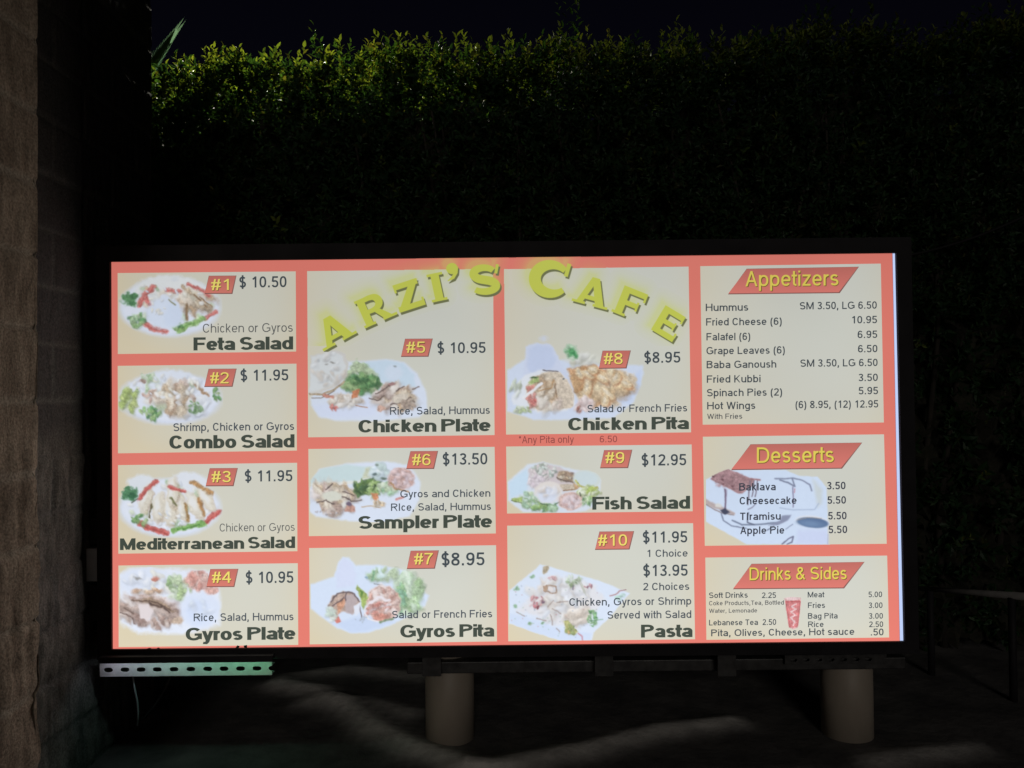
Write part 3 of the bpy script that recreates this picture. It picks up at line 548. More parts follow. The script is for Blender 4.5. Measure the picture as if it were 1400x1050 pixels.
c.blob(520, 460, 165, 130, (224, 218, 214), soft=20, wp=16).blob(510, 500, 130, 90, (214, 222, 240), soft=40, wp=16).scat(16, 530, 460, 120, 90, [(220, 222, 232), (226, 216, 210)], 24, 52, al=.45); c.line([(430, 600), (560, 625), (650, 580)], 12, (96, 120, 96), 10, 10)
c.blob(790, 570, 150, 108, (222, 190, 182), soft=20, wp=16).blob(790, 570, 116, 80, (226, 210, 214), soft=30, wp=20).scat(26, 790, 570, 105, 70, [(214, 180, 178), (224, 214, 224), (206, 190, 196)], 14, 32, al=.7)
c.scat(22, 990, 580, 60, 60, GRN+PALE_G, 16, 36, 2.4); c.scat(4, 600, 660, 80, 20, [(190, 222, 190)], 40, 60, 2); c.line([(900, 470), (910, 510)], 12, (90, 90, 84), 8); c.emit('nine', 'dish_picture', wash=.1)
# number ten
c = Canvas('C', 695.8, 770.5, 864, 875.6, seed=37)
c.poly([(44, 350), (360, 85), (560, 140), (960, 250), (1260, 380), (1180, 470), (1040, 640), (900, 770), (880, 850), (560, 852), (300, 770), (44, 680)], (212, 224, 243), 18, 6)
c.poly([(50, 580), (300, 640), (560, 740), (880, 780), (860, 850), (560, 850), (260, 760), (50, 670)], (204, 218, 242), 20, 6)
c.poly([(110, 560), (260, 400), (420, 200), (700, 200), (900, 300), (1000, 440), (880, 620), (720, 740), (480, 680), (300, 600)], (220, 221, 228), 50, 30)
c.scat(90, 560, 430, 330, 200, [(222, 220, 218), (216, 212, 208), (222, 226, 236), (210, 200, 192), (226, 224, 226), (214, 222, 236)], 26, 62, 2.2, al=.6)
c.poly([(640, 560), (860, 520), (840, 640), (740, 710), (620, 640)], (218, 208, 198), 20, 16); c.scat(20, 740, 610, 110, 70, [(222, 214, 206), (214, 202, 190)], 30, 60, 2.4, -20, 20, al=.7)
c.poly([(390, 300), (430, 290), (440, 330), (410, 370), (395, 350)], (194, 164, 140), 10, 10).line([(400, 310), (460, 300), (520, 310), (520, 370), (470, 380), (400, 350)], 14, (176, 150, 132), 10, 12).blob(460, 335, 26, 22, (222, 216, 216), soft=10)
c.poly([(385, 110), (440, 100), (440, 170), (390, 185)], (190, 176, 150), 14, 14); c.scat(16, 330, 460, 70, 70, [(214, 160, 164), (204, 130, 140), (226, 204, 208)], 10, 26); c.blob(335, 520, 14, 22, (140, 80, 90), 20, 10).blob(385, 465, 16, 14, (110, 90, 110), 0, 10)
c.scat(10, 480, 230, 40, 26, [(216, 176, 180), (224, 196, 196)], 12, 26); c.scat(20, 690, 250, 70, 50, [(176, 196, 166), (200, 214, 200), (150, 168, 134)], 12, 30, 2.4); c.line([(690, 300), (688, 340)], 10, (110, 104, 124), 8).line([(740, 230), (800, 380)], 10, (180, 184, 170), 8, 10).line([(760, 240), (820, 400)], 6, (170, 176, 160), 6, 10)
c.scat(8, 850, 305, 50, 18, [(200, 150, 158), (160, 120, 136)], 10, 22); c.line([(1060, 400), (1120, 390), (1160, 355), (1220, 345)], 12, (180, 140, 142), 8, 8); c.scat(8, 1160, 410, 50, 30, [(170, 210, 190), (200, 226, 226)], 12, 26)
for (x, y) in ((275, 215), (120, 325), (110, 510), (390, 670), (255, 685)): c.blob(x, y, 24, 18, (150, 186, 158), 0, 12, 22)
c.scat(24, 885, 630, 50, 80, [(132, 190, 130), (160, 206, 150), (104, 164, 108)], 10, 26, 2); c.line([(870, 650), (990, 640)], 8, (120, 166, 128), 6, 10)
c.poly([(590, 660), (640, 650), (700, 730), (740, 760), (690, 800), (620, 770)], (190, 190, 130), 14, 14); c.scat(14, 670, 740, 60, 40, [(206, 170, 120), (176, 184, 116), (160, 176, 120)], 12, 28); c.line([(740, 780), (780, 810), (785, 850)], 14, (200, 150, 164), 9, 6)
for pl in ([(120, 570), (200, 610)], [(530, 470), (640, 460)], [(480, 530), (560, 580)], [(460, 590), (480, 690)], [(320, 630), (420, 650)], [(520, 730), (560, 770)], [(430, 510), (490, 450)]): c.line(pl, 11, (156, 140, 134), 9, 12, .8)
for i in range(60):
    x = 60+c.rng.rand()*900; y = 300+c.rng.rand()*520
    c.blob(x, y, 7, 6, [(150, 165, 185), (160, 186, 170), (196, 160, 164)][i % 3], 0, 6, 6, .6*(c.a[np.clip(int((c.ry+y/c.sc-770.5)*1.5), 0, c.h-1), np.clip(int((c.rx+x/c.sc-695.8)*1.5), 0, c.w-1)] > .9))
c.emit('ten', 'dish_picture', wash=.08)
# desserts
c = Canvas('D', 965.2, 640.5, 1141, 744.6, seed=41)
c.poly([(62, 190), (330, 90), (880, 92), (1010, 150), (1200, 160), (1290, 270), (1300, 500), (1300, 842), (490, 842), (70, 610)], (206, 222, 246), 16, 5)
c.poly([(1150, 180), (1250, 290), (1240, 430), (1200, 470)], (200, 206, 200), 40, 8, .6).poly([(1000, 700), (1300, 690), (1300, 840), (980, 840)], (200, 210, 242), 50, 8, .8)
c.poly([(115, 185), (160, 140), (300, 80), (560, 190), (560, 240), (440, 330), (400, 330)], (180, 142, 148), 10, 6).scat(40, 330, 200, 190, 70, [(176, 138, 146), (188, 150, 156), (168, 128, 136)], 12, 30, al=.4)
for (x, y) in ((145, 160), (240, 188), (250, 235), (340, 255)): c.blob(x, y, 13, 9, (120, 84, 92), 0, 8, 8)
c.poly([(70, 380), (170, 430), (370, 520), (360, 550), (220, 500), (64, 440)], (190, 176, 176), 14, 8).blob(200, 450, 34, 22, (216, 216, 214), 20, 12).line([(70, 440), (220, 520), (350, 548)], 9, (140, 122, 122), 8, 6)
c.line([(268, 290), (272, 380), (268, 480)], 17, (120, 104, 128), 9, 6).line([(285, 290), (280, 400)], 6, (160, 150, 176), 6).poly([(215, 500), (270, 475), (320, 520), (270, 545)], (70, 74, 96), 12, 8)
c.line([(230, 530), (250, 600), (330, 655), (480, 680)], 13, (128, 138, 164), 8, 4).line([(340, 600), (440, 645), (640, 640), (800, 620)], 15, (120, 132, 158), 9, 4).line([(500, 520), (490, 620), (560, 640)], 12, (96, 104, 128), 8, 6)
c.poly([(840, 550), (935, 545), (900, 600), (800, 650), (700, 650), (820, 600)], (140, 148, 176), 14, 4).line([(880, 690), (950, 640)], 9, (140, 152, 180), 7).line([(690, 700), (760, 660)], 10, (110, 118, 144), 8)
for x in (505, 545, 578): c.line([(x+16, 200), (x, 330), (x-8, 440 if x == 505 else 360)], 11, (120, 108, 126), 7, 5)
c.line([(530, 180), (620, 195)], 18, (176, 130, 136), 9).line([(578, 430), (540, 470), (500, 490)], 9, (130, 126, 150), 7)
c.line([(770, 180), (860, 182), (950, 175), (1040, 195), (1120, 240), (1140, 300)], 14, (134, 142, 168), 8, 4).line([(820, 195), (900, 220), (970, 255), (945, 185)], 15, (124, 132, 158), 9, 4).line([(950, 260), (955, 360), (952, 465)], 10, (126, 118, 150), 7, 4).line([(970, 280), (968, 320)], 9, (190, 130, 150), 7)
c.line([(820, 475), (960, 495), (1170, 490), (1210, 430)], 10, (170, 186, 214), 9, 4)
c.blob(1148, 615, 172, 62, (222, 226, 236), 6, 10, 2).blob(1150, 622, 160, 52, (92, 118, 158), 6, 10, 2).blob(1130, 634, 110, 30, (112, 140, 178), 6, 34, 4).line([(1000, 596), (1100, 572), (1240, 580)], 6, (160, 150, 140), 6, 2)
c.line([(840, 840), (900, 790), (955, 762), (940, 820), (890, 842)], 13, (110, 112, 140), 8, 4).line([(1305, 740), (1300, 840)], 10, (176, 182, 206), 10, 2)
c.emit('desserts', 'dessert_picture', wash=.04)
# paper cup beside the drinks list
c = Canvas(8, 1071, 815, 1097, 860.5, res=2.4, seed=43)
c.poly([(430, 800), (505, 795), (506, 830), (492, 938), (470, 946), (450, 936), (436, 850)], (232, 176, 178), 7, 2).poly([(434, 812), (505, 808), (490, 936), (454, 938)], (226, 140, 142), 5, 2)
c.blob(468, 800, 38, 8, (236, 206, 208), 0, 5, 1).line([(436, 815), (504, 812)], 5, (204, 104, 108), 4, 1).line([(437, 820), (453, 936)], 5, (206, 110, 112), 4, 1).line([(504, 815), (492, 930)], 5, (200, 106, 108), 4, 1)
c.line([(478, 915), (458, 890), (482, 880), (460, 862), (486, 850), (462, 838), (484, 826)], 7, (240, 206, 208), 4, 3).line([(470, 928), (478, 905)], 5, (240, 214, 214), 3, 2)
c.emit('drinks', 'cup_picture', wash=.0)

# ---- the arched name across the top
def face_colour(x, y):
    r = np.repeat(BORDER[None], x.size, 0).reshape(x.shape+(3,))
    for k in ('five', 'eight'):
        q = PANELS[k]; ins = np.ones(x.shape, bool)
        for (ax, ay), (bx, by) in zip(q, q[1:]+q[:1]): ins &= ((bx-ax)*(y-ay)-(by-ay)*(x-ax)) >= 0
        r = np.where(ins[..., None], panel_colour(k, x, y), r)
    return r
def arc(cx, cy, rx, ry, a0, a1, n=22):
    return [(cx+rx*math.cos(math.radians(a0+(a1-a0)*i/n)), cy+ry*math.sin(math.radians(a0+(a1-a0)*i/n))) for i in range(n+1)]
def sq(a, b_, wd):
    """a stroke with square ends as a polygon"""
    dx, dy = b_[0]-a[0], b_[1]-a[1]; l = math.hypot(dx, dy); nx, ny = -dy/l*wd/2, dx/l*wd/2
    return [(a[0]+nx, a[1]+ny), (b_[0]+nx, b_[1]+ny), (b_[0]-nx, b_[1]-ny), (a[0]-nx, a[1]-ny)]
def ribbon(pts, w0, w1, wm):
    L = []; Rr = []; n = len(pts)
    for i, p in enumerate(pts):
        a = pts[max(i-1, 0)]; b_ = pts[min(i+1, n-1)]; dx, dy = b_[0]-a[0], b_[1]-a[1]; l = math.hypot(dx, dy)
        tt = i/(n-1); wd = (w0*(1-tt)+w1*tt)*(1-math.sin(math.pi*tt))+wm*math.sin(math.pi*tt)
        L.append((p[0]-dy/l*wd/2, p[1]+dx/l*wd/2)); Rr.append((p[0]+dy/l*wd/2, p[1]-dx/l*wd/2))
    return L+Rr[::-1]
GL = {
 'A': [[(-.52, 0), (-.12, 1), (.12, 1), (-.28, 0)], [(-.12, 1), (.16, 1), (.58, 0), (.24, 0)], sq((-.3, .27), (.34, .27), .15), sq((-.66, .045), (-.16, .045), .09), sq((.14, .045), (.70, .045), .09)],
 'R': [sq((-.3, 0), (-.3, 1), .27), ribbon([(-.3, .91), (.0, .92)]+arc(.06, .7, .24, .21, 75, -75)+[(.0, .47), (-.3, .48)], .17, .15, .27), [(-.05, .5), (.2, .46), (.62, 0), (.28, 0)], sq((-.52, .045), (-.08, .045), .09), sq((.2, .045), (.72, .045), .09), sq((-.5, .955), (-.2, .955), .09)],
 'Z': [sq((-.42, .9), (.46, .9), .2), [(.1, .84), (.5, .98), (-.08, .12), (-.5, .05)], sq((-.48, .1), (.5, .1), .2), sq((.46, 0), (.46, .3), .08), sq((-.4, .7), (-.4, 1), .08)],
 'I': [sq((0, 0), (0, 1), .3), sq((-.28, .045), (.28, .045), .09), sq((-.28, .955), (.28, .955), .09)],
 'S': [ribbon(arc(-.0, .70, .34, .21, 30, 255, 16)+arc(.0, .27, .38, .2, 78, -140, 18), .2, .2, .3), sq((.38, .7), (.44, 1.02), .1)],
 'C': [ribbon(arc(.04, .5, .5, .42, 42, 318, 26), .16, .16, .36), sq((.45, .62), (.52, 1.0), .12)],
 'F': [sq((-.3, 0), (-.3, 1), .28), sq((-.4, .9), (.46, .9), .2), sq((-.3, .47), (.28, .47), .17), sq((.44, .68), (.44, 1), .08), sq((.26, .3), (.26, .62), .08), sq((-.54, .045), (-.04, .045), .09)],
 'E': [sq((-.3, 0), (-.3, 1), .28), sq((-.4, .9), (.44, .9), .2), sq((-.3, .5), (.28, .5), .17), sq((-.4, .1), (.46, .1), .2), sq((.42, .7), (.42, 1), .08), sq((.26, .36), (.26, .64), .08), sq((.46, 0), (.46, .32), .08)],
}
LETTERS = [  # glyph, close-up, base centre, turn, height, width factor
 ('A', 3, 205, 480, 29, 145, 1.0), ('R', 3, 404, 378, 24, 148, 1.0), ('Z', 3, 578, 308, 18, 145, .98), ('I', 3, 718, 268, 12, 145, 1.0),
 ('S', 3, 946, 230, 1, 146, 1.08), ('C', 5, 262, 243, -6, 176, .98), ('A', 5, 468, 290, -15, 145, .95), ('F', 5, 655, 350, -22, 150, .95), ('E', 5, 838, 445, -31, 146, .92)]
c = Canvas(3, 419, 349, 948, 481, res=2.0, seed=51)
class Can(Canvas): pass
sd = np.full(c.X.shape, 1e9)
def polysd(x, y, pts):
    D = np.full(x.shape, 1e9); ins = np.zeros(x.shape, bool); n = len(pts)
    for i in range(n):
        ax, ay = pts[i]; bx, by = pts[(i+1) % n]; dx, dy = bx-ax, by-ay
        tt = np.clip(((x-ax)*dx+(y-ay)*dy)/(dx*dx+dy*dy+1e-12), 0, 1)
        D = np.minimum(D, np.hypot(x-ax-tt*dx, y-ay-tt*dy))
        if abs(by-ay) > 1e-12: ins ^= ((ay > y) != (by > y)) & (x < (bx-ax)*(y-ay)/(by-ay)+ax)
    return np.where(ins, -D, D)
for g, rg, bx, by, ang, h, wf in LETTERS:
    ox, oy = Zp(rg, bx, by); hh = h/RG[rg][2]; a = math.radians(ang)
    for poly in GL[g]:
        pts = [(ox+hh*(px*wf*math.cos(a)-py*math.sin(a)), oy-hh*(px*wf*math.sin(a)+py*math.cos(a))) for px, py in poly]
        sd = np.minimum(sd, polysd(c.PX, c.PY, pts))
ox, oy = Zp(3, 780, 102)
sd = np.minimum(sd, np.hypot((c.PX-ox), (c.PY-oy)*1.05)-8)
sd = np.minimum(sd, polysd(c.PX, c.PY, ribbon([Zp(3, 800, 92), Zp(3, 800, 122), Zp(3, 785, 148), Zp(3, 758, 166)], 6, 1, 5)))
def shift(a, dx, dy):
    dx = int(round(dx*2)); dy = int(round(dy*2)); return np.roll(np.roll(a, dx, 1), dy, 0)
gl = .46*np.exp(-np.clip(shift(sd, -5, -6)+1, 0, None)/7)
gl[:, :4] = 0; gl[-16:] = 0; gl[:4] = 0; gl[:, -16:] = 0
c.a = np.where(gl > .03, gl, 0); c.rgb[:] = (204, 212, 108)
def lay(m, col):
    m = np.clip(m, 0, 1)[..., None]; a0 = c.a[..., None]; an = a0+m-a0*m
    c.rgb = np.where(an > 1e-4, (c.rgb*a0*(1-m)+np.array(col)*m)/np.maximum(an, 1e-4), c.rgb); c.a = an[..., 0]
lay(.5-shift(sd, 2.2, 3.0)/.8, (112, 116, 78)); lay(.5-sd/.8, (197, 204, 84))
c.emit(None, 'cafe_name', Y=-.0035, bgf=face_colour, cut=.03)

# ---- badges, banners and lettering
def flat(name, quads, par, Y):
    V = []; F = []; C = []
    for k, (q, c0, c1) in enumerate(quads):
        v, f, p = quad_grid(q, 2, 8, Y-.0006*k); n = len(V); V += list(v); F += [tuple(i+n for i in ff) for ff in f]
        tt = np.repeat(np.linspace(0, 1, 8), 2)[:, None]; C += list(lin(np.array(c0, float)*(1-tt)+np.array(c1, float)*tt))
    return mesh(name, V, F, PRINT, par, np.array(C))
def badge(panel, rg, q, name='number_badge', lo=(212, 124, 110)):
    q = [Zp(rg, *p) for p in q]; e = .9
    cx = sum(p[0] for p in q)/4; cy = sum(p[1] for p in q)/4
    o = [(p[0]+e*np.sign(p[0]-cx)+.4, p[1]+e*np.sign(p[1]-cy)+.5) for p in q]
    flat(name, [(o, (150, 112, 106), (138, 92, 88)), (q, (192, 110, 101), lo)], panel_obj[panel], -.0045)
# a plain grotesque drawn from strokes: w = stem thickness, t = thickness of horizontal strokes, cap height 1
def el(cx, cy, rx, ry, a0, a1, n=14, e=2.25):
    o = []
    for i in range(n+1):
        q = math.radians(a0+(a1-a0)*i/n); c_, s_ = math.cos(q), math.sin(q)
        o.append((cx+rx*math.copysign(abs(c_)**(2/e), c_), cy+ry*math.copysign(abs(s_)**(2/e), s_)))
    return o
ADV = dict(A=.93, B=.93, C=.94, D=1., F=.85, G=1.09, H=1., I=.39, K=.93, L=.78, M=1.16, O=1.09, P=.93, R=1., S=.93, T=.85, W=1.32,
           a=.78, b=.78, c=.7, d=.78, e=.78, f=.39, g=.78, h=.78, i=.31, k=.7, l=.31, m=1.16, n=.78, o=.78, p=.78, r=.465, s=.7, t=.39, u=.78, v=.7, w=1., y=.7, z=.7)
ADV.update({k: .78 for k in '0123456789#$'}); ADV.update({'*': .54, '(': .465, ')': .465, '.': .39, ',': .39, '&': .95, ' ': .39})
XH = .735
def glyph(ch, w, t):
    """stroke centre lines of one glyph in its box; returns strokes, (low, high) clip"""
    p = w/2; q = t/2; sb = .065; A = ADV[ch]+(w-.13)*.5*(ch not in ' .,'); L = sb; Rr = A-sb; m = (L+Rr)/2; x = XH
    l, r = L+p, Rr-p; R2 = (r-l)/2; cx = (l+r)/2
    o = lambda h0, h1, a0=0, a1=360, n=24: el(cx, (h0+h1)/2, R2, (h1-h0)/2-q, a0, a1, n)
    S = None; lo, hi = 0, 1
    def scurve(h0, h1, tl=28, bl=205):
        mid = (h0+h1)/2; up = (h1-q-mid)/2; dn = (mid-h0-q)/2
        return el(cx, mid+up, R2*.95, up, tl, 250, 14, 2.1)[:-1]+el(cx, mid-dn, R2, dn, 70, -180+(bl-180), 16, 2.1)
    if ch == 'A': S = [[(L+p*.75, -.05), (m, 1.06-q*.6)], [(Rr-p*.75, -.05), (m, 1.06-q*.6)], [(L+.2, .34), (Rr-.2, .34)]]
    elif ch == 'B': S = [[(l, 0), (l, 1)], [(l, 1-q), (m, 1-q)]+el(m, .765, r-m-.03, .235-q, 90, -90)+[(l, .53)], [(m, .53)]+el(m, .28, r-m, .25, 90, -90)[:0]+el(m, (.53+q)/2, r-m, (.53-q)/2, 90, -90)+[(l, q)]]
    elif ch == 'C': S = [o(0, 1, 32, 328)]
    elif ch == 'D': S = [[(l, 0), (l, 1)], [(l, 1-q), (m-.06, 1-q)]+el(m-.06, .5, r-m+.06, .5-q, 90, -90)+[(l, q)]]
    elif ch == 'F': S = [[(l, 0), (l, 1)], [(l, 1-q), (Rr, 1-q)], [(l, .5), (Rr-.07, .5)]]
    elif ch == 'G': S = [o(0, 1, 40, 318)+[(r, .2), (r, .47)], [(cx+.05, .46), (Rr, .46)]]
    elif ch == 'H': S = [[(l, 0), (l, 1)], [(r, 0), (r, 1)], [(l, .53), (r, .53)]]
    elif ch == 'I': S = [[(m, 0), (m, 1)]]
    elif ch == 'K': S = [[(l, 0), (l, 1)], [(l, .36), (Rr-p*1.1, 1.04)], [(l+.2, .56), (Rr-p*.8, -.04)]]
    elif ch == 'L': S = [[(l, 0), (l, 1)], [(l, q), (Rr, q)]]
    elif ch == 'M': S = [[(l, 0), (l, 1)], [(r, 0), (r, 1)], [(l+p*.2, 1.0), (m, .05)], [(r-p*.2, 1.0), (m, .05)]]
    elif ch == 'O': S = [o(0, 1)]
    elif ch in 'PR':
        S = [[(l, 0), (l, 1)], [(l, 1-q), (m, 1-q)]+el(m, .735, r-m, .265-q, 90, -90)+[(l, .47)]]
        if ch == 'R': S.append([(m-.04, .47), (m+.12, .4), (Rr-p*.55, -.04)])
    elif ch == 'S': S = [scurve(0, 1)]
    elif ch == 'T': S = [[(L, 1-q), (Rr, 1-q)], [(m, 0), (m, 1)]]
    elif ch == 'W': S = [[(L+p*.7, 1.04), (L+(Rr-L)*.27, -.02)], [(L+(Rr-L)*.27, -.02), (m, 1.0)], [(m, 1.0), (L+(Rr-L)*.73, -.02)], [(L+(Rr-L)*.73, -.02), (Rr-p*.7, 1.04)]]
    elif ch == 'a': S = [[(r, 0), (r, x*.6)]+el(cx, x*.64, R2, x*.36-q, 0, 155, 12), el(cx, x*.29, R2, x*.29-q, 62, 300, 16)+[(r, x*.2)], [(cx+R2*.3, x*.55), (r, x*.6)]]
    elif ch == 'b': S = [[(l, 0), (l, 1)], o(0, x)]
    elif ch == 'c': S = [o(0, x, 36, 324)]
    elif ch == 'd': S = [[(r, 0), (r, 1)], o(0, x)]
    elif ch == 'e': S = [[(l, x*.5), (r+p*.6, x*.5)], o(0, x, 0, 322)]
    elif ch == 'f': S = [[(m-.01, 0), (m-.01, .78)]+el(m+.15, .8, .16, .2-q, 180, 88, 8), [(L-.06, x-q), (Rr+.06, x-q)]]
    elif ch == 'g': S = [[(r, x), (r, -.06)]+el(cx, -.05, R2, .23-q, 0, -155, 12), o(0, x)]; lo, hi = -.3, x
    elif ch == 'h': S = [[(l, 0), (l, 1)], [(l, x*.5)]+el(cx, x*.58, R2, x*.42-q, 165, 0, 12)+[(r, 0)]]
    elif ch == 'i': S = [[(m, 0), (m, x-.01)], [(m, 1-t*1.05), (m, 1)]]
    elif ch == 'k': S = [[(l, 0), (l, 1)], [(l, .26), (Rr-p*1.1, x+.03)], [(l+.16, .42), (Rr-p*.7, -.03)]]
    elif ch == 'l': S = [[(m, 0), (m, 1)]]
    elif ch == 'm':
        g = (r-l)/2; S = [[(l, 0), (l, x)]]
        for k in (0, 1): S.append([(l+g*k, x*.5)]+el(l+g*(k+.5), x*.6, g/2, x*.4-q, 165, 0, 10)+[(l+g*(k+1), 0)])
    elif ch == 'n': S = [[(l, 0), (l, x)], [(l, x*.5)]+el(cx, x*.58, R2, x*.42-q, 165, 0, 12)+[(r, 0)]]
    elif ch == 'o': S = [o(0, x)]
    elif ch == 'p': S = [[(l, -.3), (l, x)], o(0, x)]; lo = -.3
    elif ch == 'r': S = [[(l, 0), (l, x)], [(l, x*.5)]+el(l+.24, x*.55, .24, x*.45-q, 170, 82, 8)]
    elif ch == 's': S = [scurve(0, x, 30)]
    elif ch == 't': S = [[(m-.02, .97), (m-.02, .2)]+el(m+.14, .18, .16, .18-q, 180, 275, 8), [(L-.06, x-q), (Rr+.06, x-q)]]
    elif ch == 'u': S = [[(r, 0), (r, x)], [(r, x*.5)]+el(cx, x*.42, R2, x*.42-q, -15, -180, 12)+[(l, x)]]
    elif ch == 'v': S = [[(L+p*.6, x+.03), (m, -.02)], [(Rr-p*.6, x+.03), (m, -.02)]]; hi = x
    elif ch == 'w': S = [[(L+p*.6, x+.03), (L+(Rr-L)*.28, -.02)], [(L+(Rr-L)*.28, -.02), (m, x)], [(m, x), (L+(Rr-L)*.72, -.02)], [(L+(Rr-L)*.72, -.02), (Rr-p*.6, x+.03)]]; hi = x
    elif ch == 'y': S = [[(L+p*.6, x+.03), (m, .0)], [(Rr-p*.6, x+.03), (m-.02, -.1), (m-.1, -.25+q*.3), (L+.03, -.28+q)]]; lo, hi = -.3, x
    elif ch == 'z': S = [[(L, x-q), (Rr, x-q)], [(Rr-p*.9, x-q), (L+p*.9, q)], [(L, q), (Rr, q)]]
    elif ch == '0': S = [el(cx, .5, R2, .5-q, 0, 360, 24, 2.4)]
    elif ch == '1': S = [[(m+.08, 0), (m+.08, 1)], [(m+.08, .97-q*.4), (m-.1, .8), (m-.2, .74)]]
    elif ch == '2': S = [el(cx, .72, R2, .28-q, 170, -25, 14)+[(cx+R2*.45, .45), (l+.06, .16), (l, q)], [(L, q), (Rr, q)]]
    elif ch == '3': S = [el(cx, .755, R2*.9, .245-q, 165, -80, 14), el(cx, .27, R2, .27-q+.005, 85, -165, 14), [(cx-.1, .53), (cx+.06, .53)]]
    elif ch == '4': S = [[(r-.1, 0), (r-.1, 1)], [(r-.12, .97), (L+.02, .3)], [(L-.02, .25+q), (Rr+.02, .25+q)]]
    elif ch == '5': S = [[(Rr-.04, 1-q), (l+.07, 1-q), (l+.015, .5)], el(cx, .32, R2, .32-q+.01, 135, -160, 18)]
    elif ch == '6': S = [el(cx, .32, R2, .32-q, 0, 360, 20), el(cx+.02, .5, R2+.02, .5-q, 40, 190, 14)+[(l, .33)]]
    elif ch == '7': S = [[(L, 1-q), (Rr, 1-q)], [(r, 1-q), (m+.02, .6), (m-.08, .25), (m-.11, 0)]]
    elif ch == '8': S = [el(cx, .76, R2*.9, .24-q, 0, 360, 18), el(cx, .265, R2, .265-q+.01, 0, 360, 20)]
    elif ch == '9': S = [el(cx, .68, R2, .32-q, 0, 360, 20), el(cx-.02, .5, R2+.02, .5-q, -140, 10, 14)+[(r, .67)]]
    elif ch == '#': S = [[(L+.1, -.02), (L+.26, 1.02)], [(Rr-.26, -.02), (Rr-.1, 1.02)], [(L-.02, .66), (Rr+.02, .66)], [(L-.02, .33), (Rr+.02, .33)]]
    elif ch == '$': S = [scurve(0, 1), [(cx, -.12), (cx, 1.12)]]; lo, hi = -.12, 1.12
    elif ch == '*': S = [[(m+.17*math.cos(a), .84+.17*math.sin(a)), (m-.1*math.cos(a)*0, .84)] for a in [math.pi/2+k*math.pi*.4 for k in range(5)]]; hi = 1.05
    elif ch == '(': S = [el(Rr+.12, .36, .36, .66, 115, 245, 12)]; lo, hi = -.28, 1.02
    elif ch == ')': S = [el(L-.12, .36, .36, .66, 65, -65, 12)]; lo, hi = -.28, 1.02
    elif ch == '.': S = [[(m, 0), (m, t*1.15)]]
    elif ch == ',': S = [[(m, t*1.15), (m, 0), (m-.06, -.17)]]; lo = -.2
    elif ch == '&': S = [[(Rr-.02, .0), (L+.28, .62)]+el(m-.03, .79, .19, .21-q, 215, -30, 14)+[(m-.1, .52)]+el(m-.08, .27, m-.08-l, .27-q, 120, 300, 14)+[(Rr-.1, .42)]]
    elif ch == ' ': S = []
    return S, A, lo, hi
def strip(pts, w, t):
    """quad strip of stem width w (sideways) and t (up and down) along a centre line, mitred"""
    P_ = [pts[0]]
    for a in pts[1:]:
        if math.hypot(a[0]-P_[-1][0], a[1]-P_[-1][1]) > 1e-4: P_.append(a)
    n = len(P_); closed = n > 4 and math.hypot(P_[0][0]-P_[-1][0], P_[0][1]-P_[-1][1]) < 1e-3
    def d(i, j): dx, dy = P_[j][0]-P_[i][0], P_[j][1]-P_[i][1]; l = math.hypot(dx, dy); return dx/l, dy/l
    V = []
    for i in range(n):
        if closed and i in (0, n-1): a, b_ = d(n-2, n-1), d(0, 1)
        else: a = d(max(i-1, 0), max(i, 1)); b_ = d(min(i, n-2), min(i+1, n-1))
        tx, ty = a[0]+b_[0], a[1]+b_[1]; l = math.hypot(tx, ty)
        if l < 1e-3: tx, ty = a; l = 1
        tx /= l; ty /= l; k = 1/max(tx*a[0]+ty*a[1], .5)
        V += [(P_[i][0]-ty*w/2*k, P_[i][1]+tx*t/2*k), (P_[i][0]+ty*w/2*k, P_[i][1]-tx*t/2*k)]
    return V, [(2*i, 2*i+1, 2*i+3, 2*i+2) for i in range(n-1)]
def set_text(text, w, t, gap=0.):
    """flat lettering: vertices (x, y, layer) and faces"""
    V = []; F = []; x = 0
    for ch in text:
        S, A, lo, hi = glyph(ch, w, t)
        for k, s in enumerate(S):
            v, f = strip(s, w, t); n = len(V)
            V += [(x+a, min(max(b_, lo), hi), k) for a, b_ in v]; F += [tuple(i+n for i in q) for q in f]
        x += A+gap-(.06 if ch == ' ' and w > .2 else 0)
    return np.array(V), F
STY = {'price': (.172, .152, (68, 77, 83)), 'light': (.125, .11, (96, 98, 97)), 'desc': (.165, .146, (76, 84, 92)), 'heavy': (.262, .188, (68, 76, 68)),
       'list': (.172, .152, (70, 78, 84)), 'num': (.135, .12, (236, 218, 112)), 'head': (.14, .12, (226, 208, 92)), 'red': (.14, .125, (150, 78, 74)), 'deslist': (.19, .165, (64, 68, 80)), 'small': (.165, .145, (88, 90, 92))}
def letter(panel, rg, text, xl, xr, yb, ch, sty='price', name='lettering', col=None, dx=0, dy=0, Y=-.006, boost=0):
    w, t, c0 = STY[sty]; col = col or c0
    V, F = set_text(text, w+boost, t+boost, -.085 if sty == 'heavy' else 0.)
    x0, x1 = V[:, 0].min(), V[:, 0].max(); s = RG[rg][2]
    u = (V[:, 0]-x0)/(x1-x0)*(xr-xl)/s; v = V[:, 1]*ch/s
    ox, oy = Zp(rg, xl, yb)
    W_ = ray(ox+u+dx, oy+u*SLOPE-v+dy, Y); W_[:, 1] -= V[:, 2]*.00006
    return mesh(name, W_, F, PRINT, panel_obj[panel] if panel else sign, np.repeat(lin(np.array(col, float))[None], len(W_), 0))
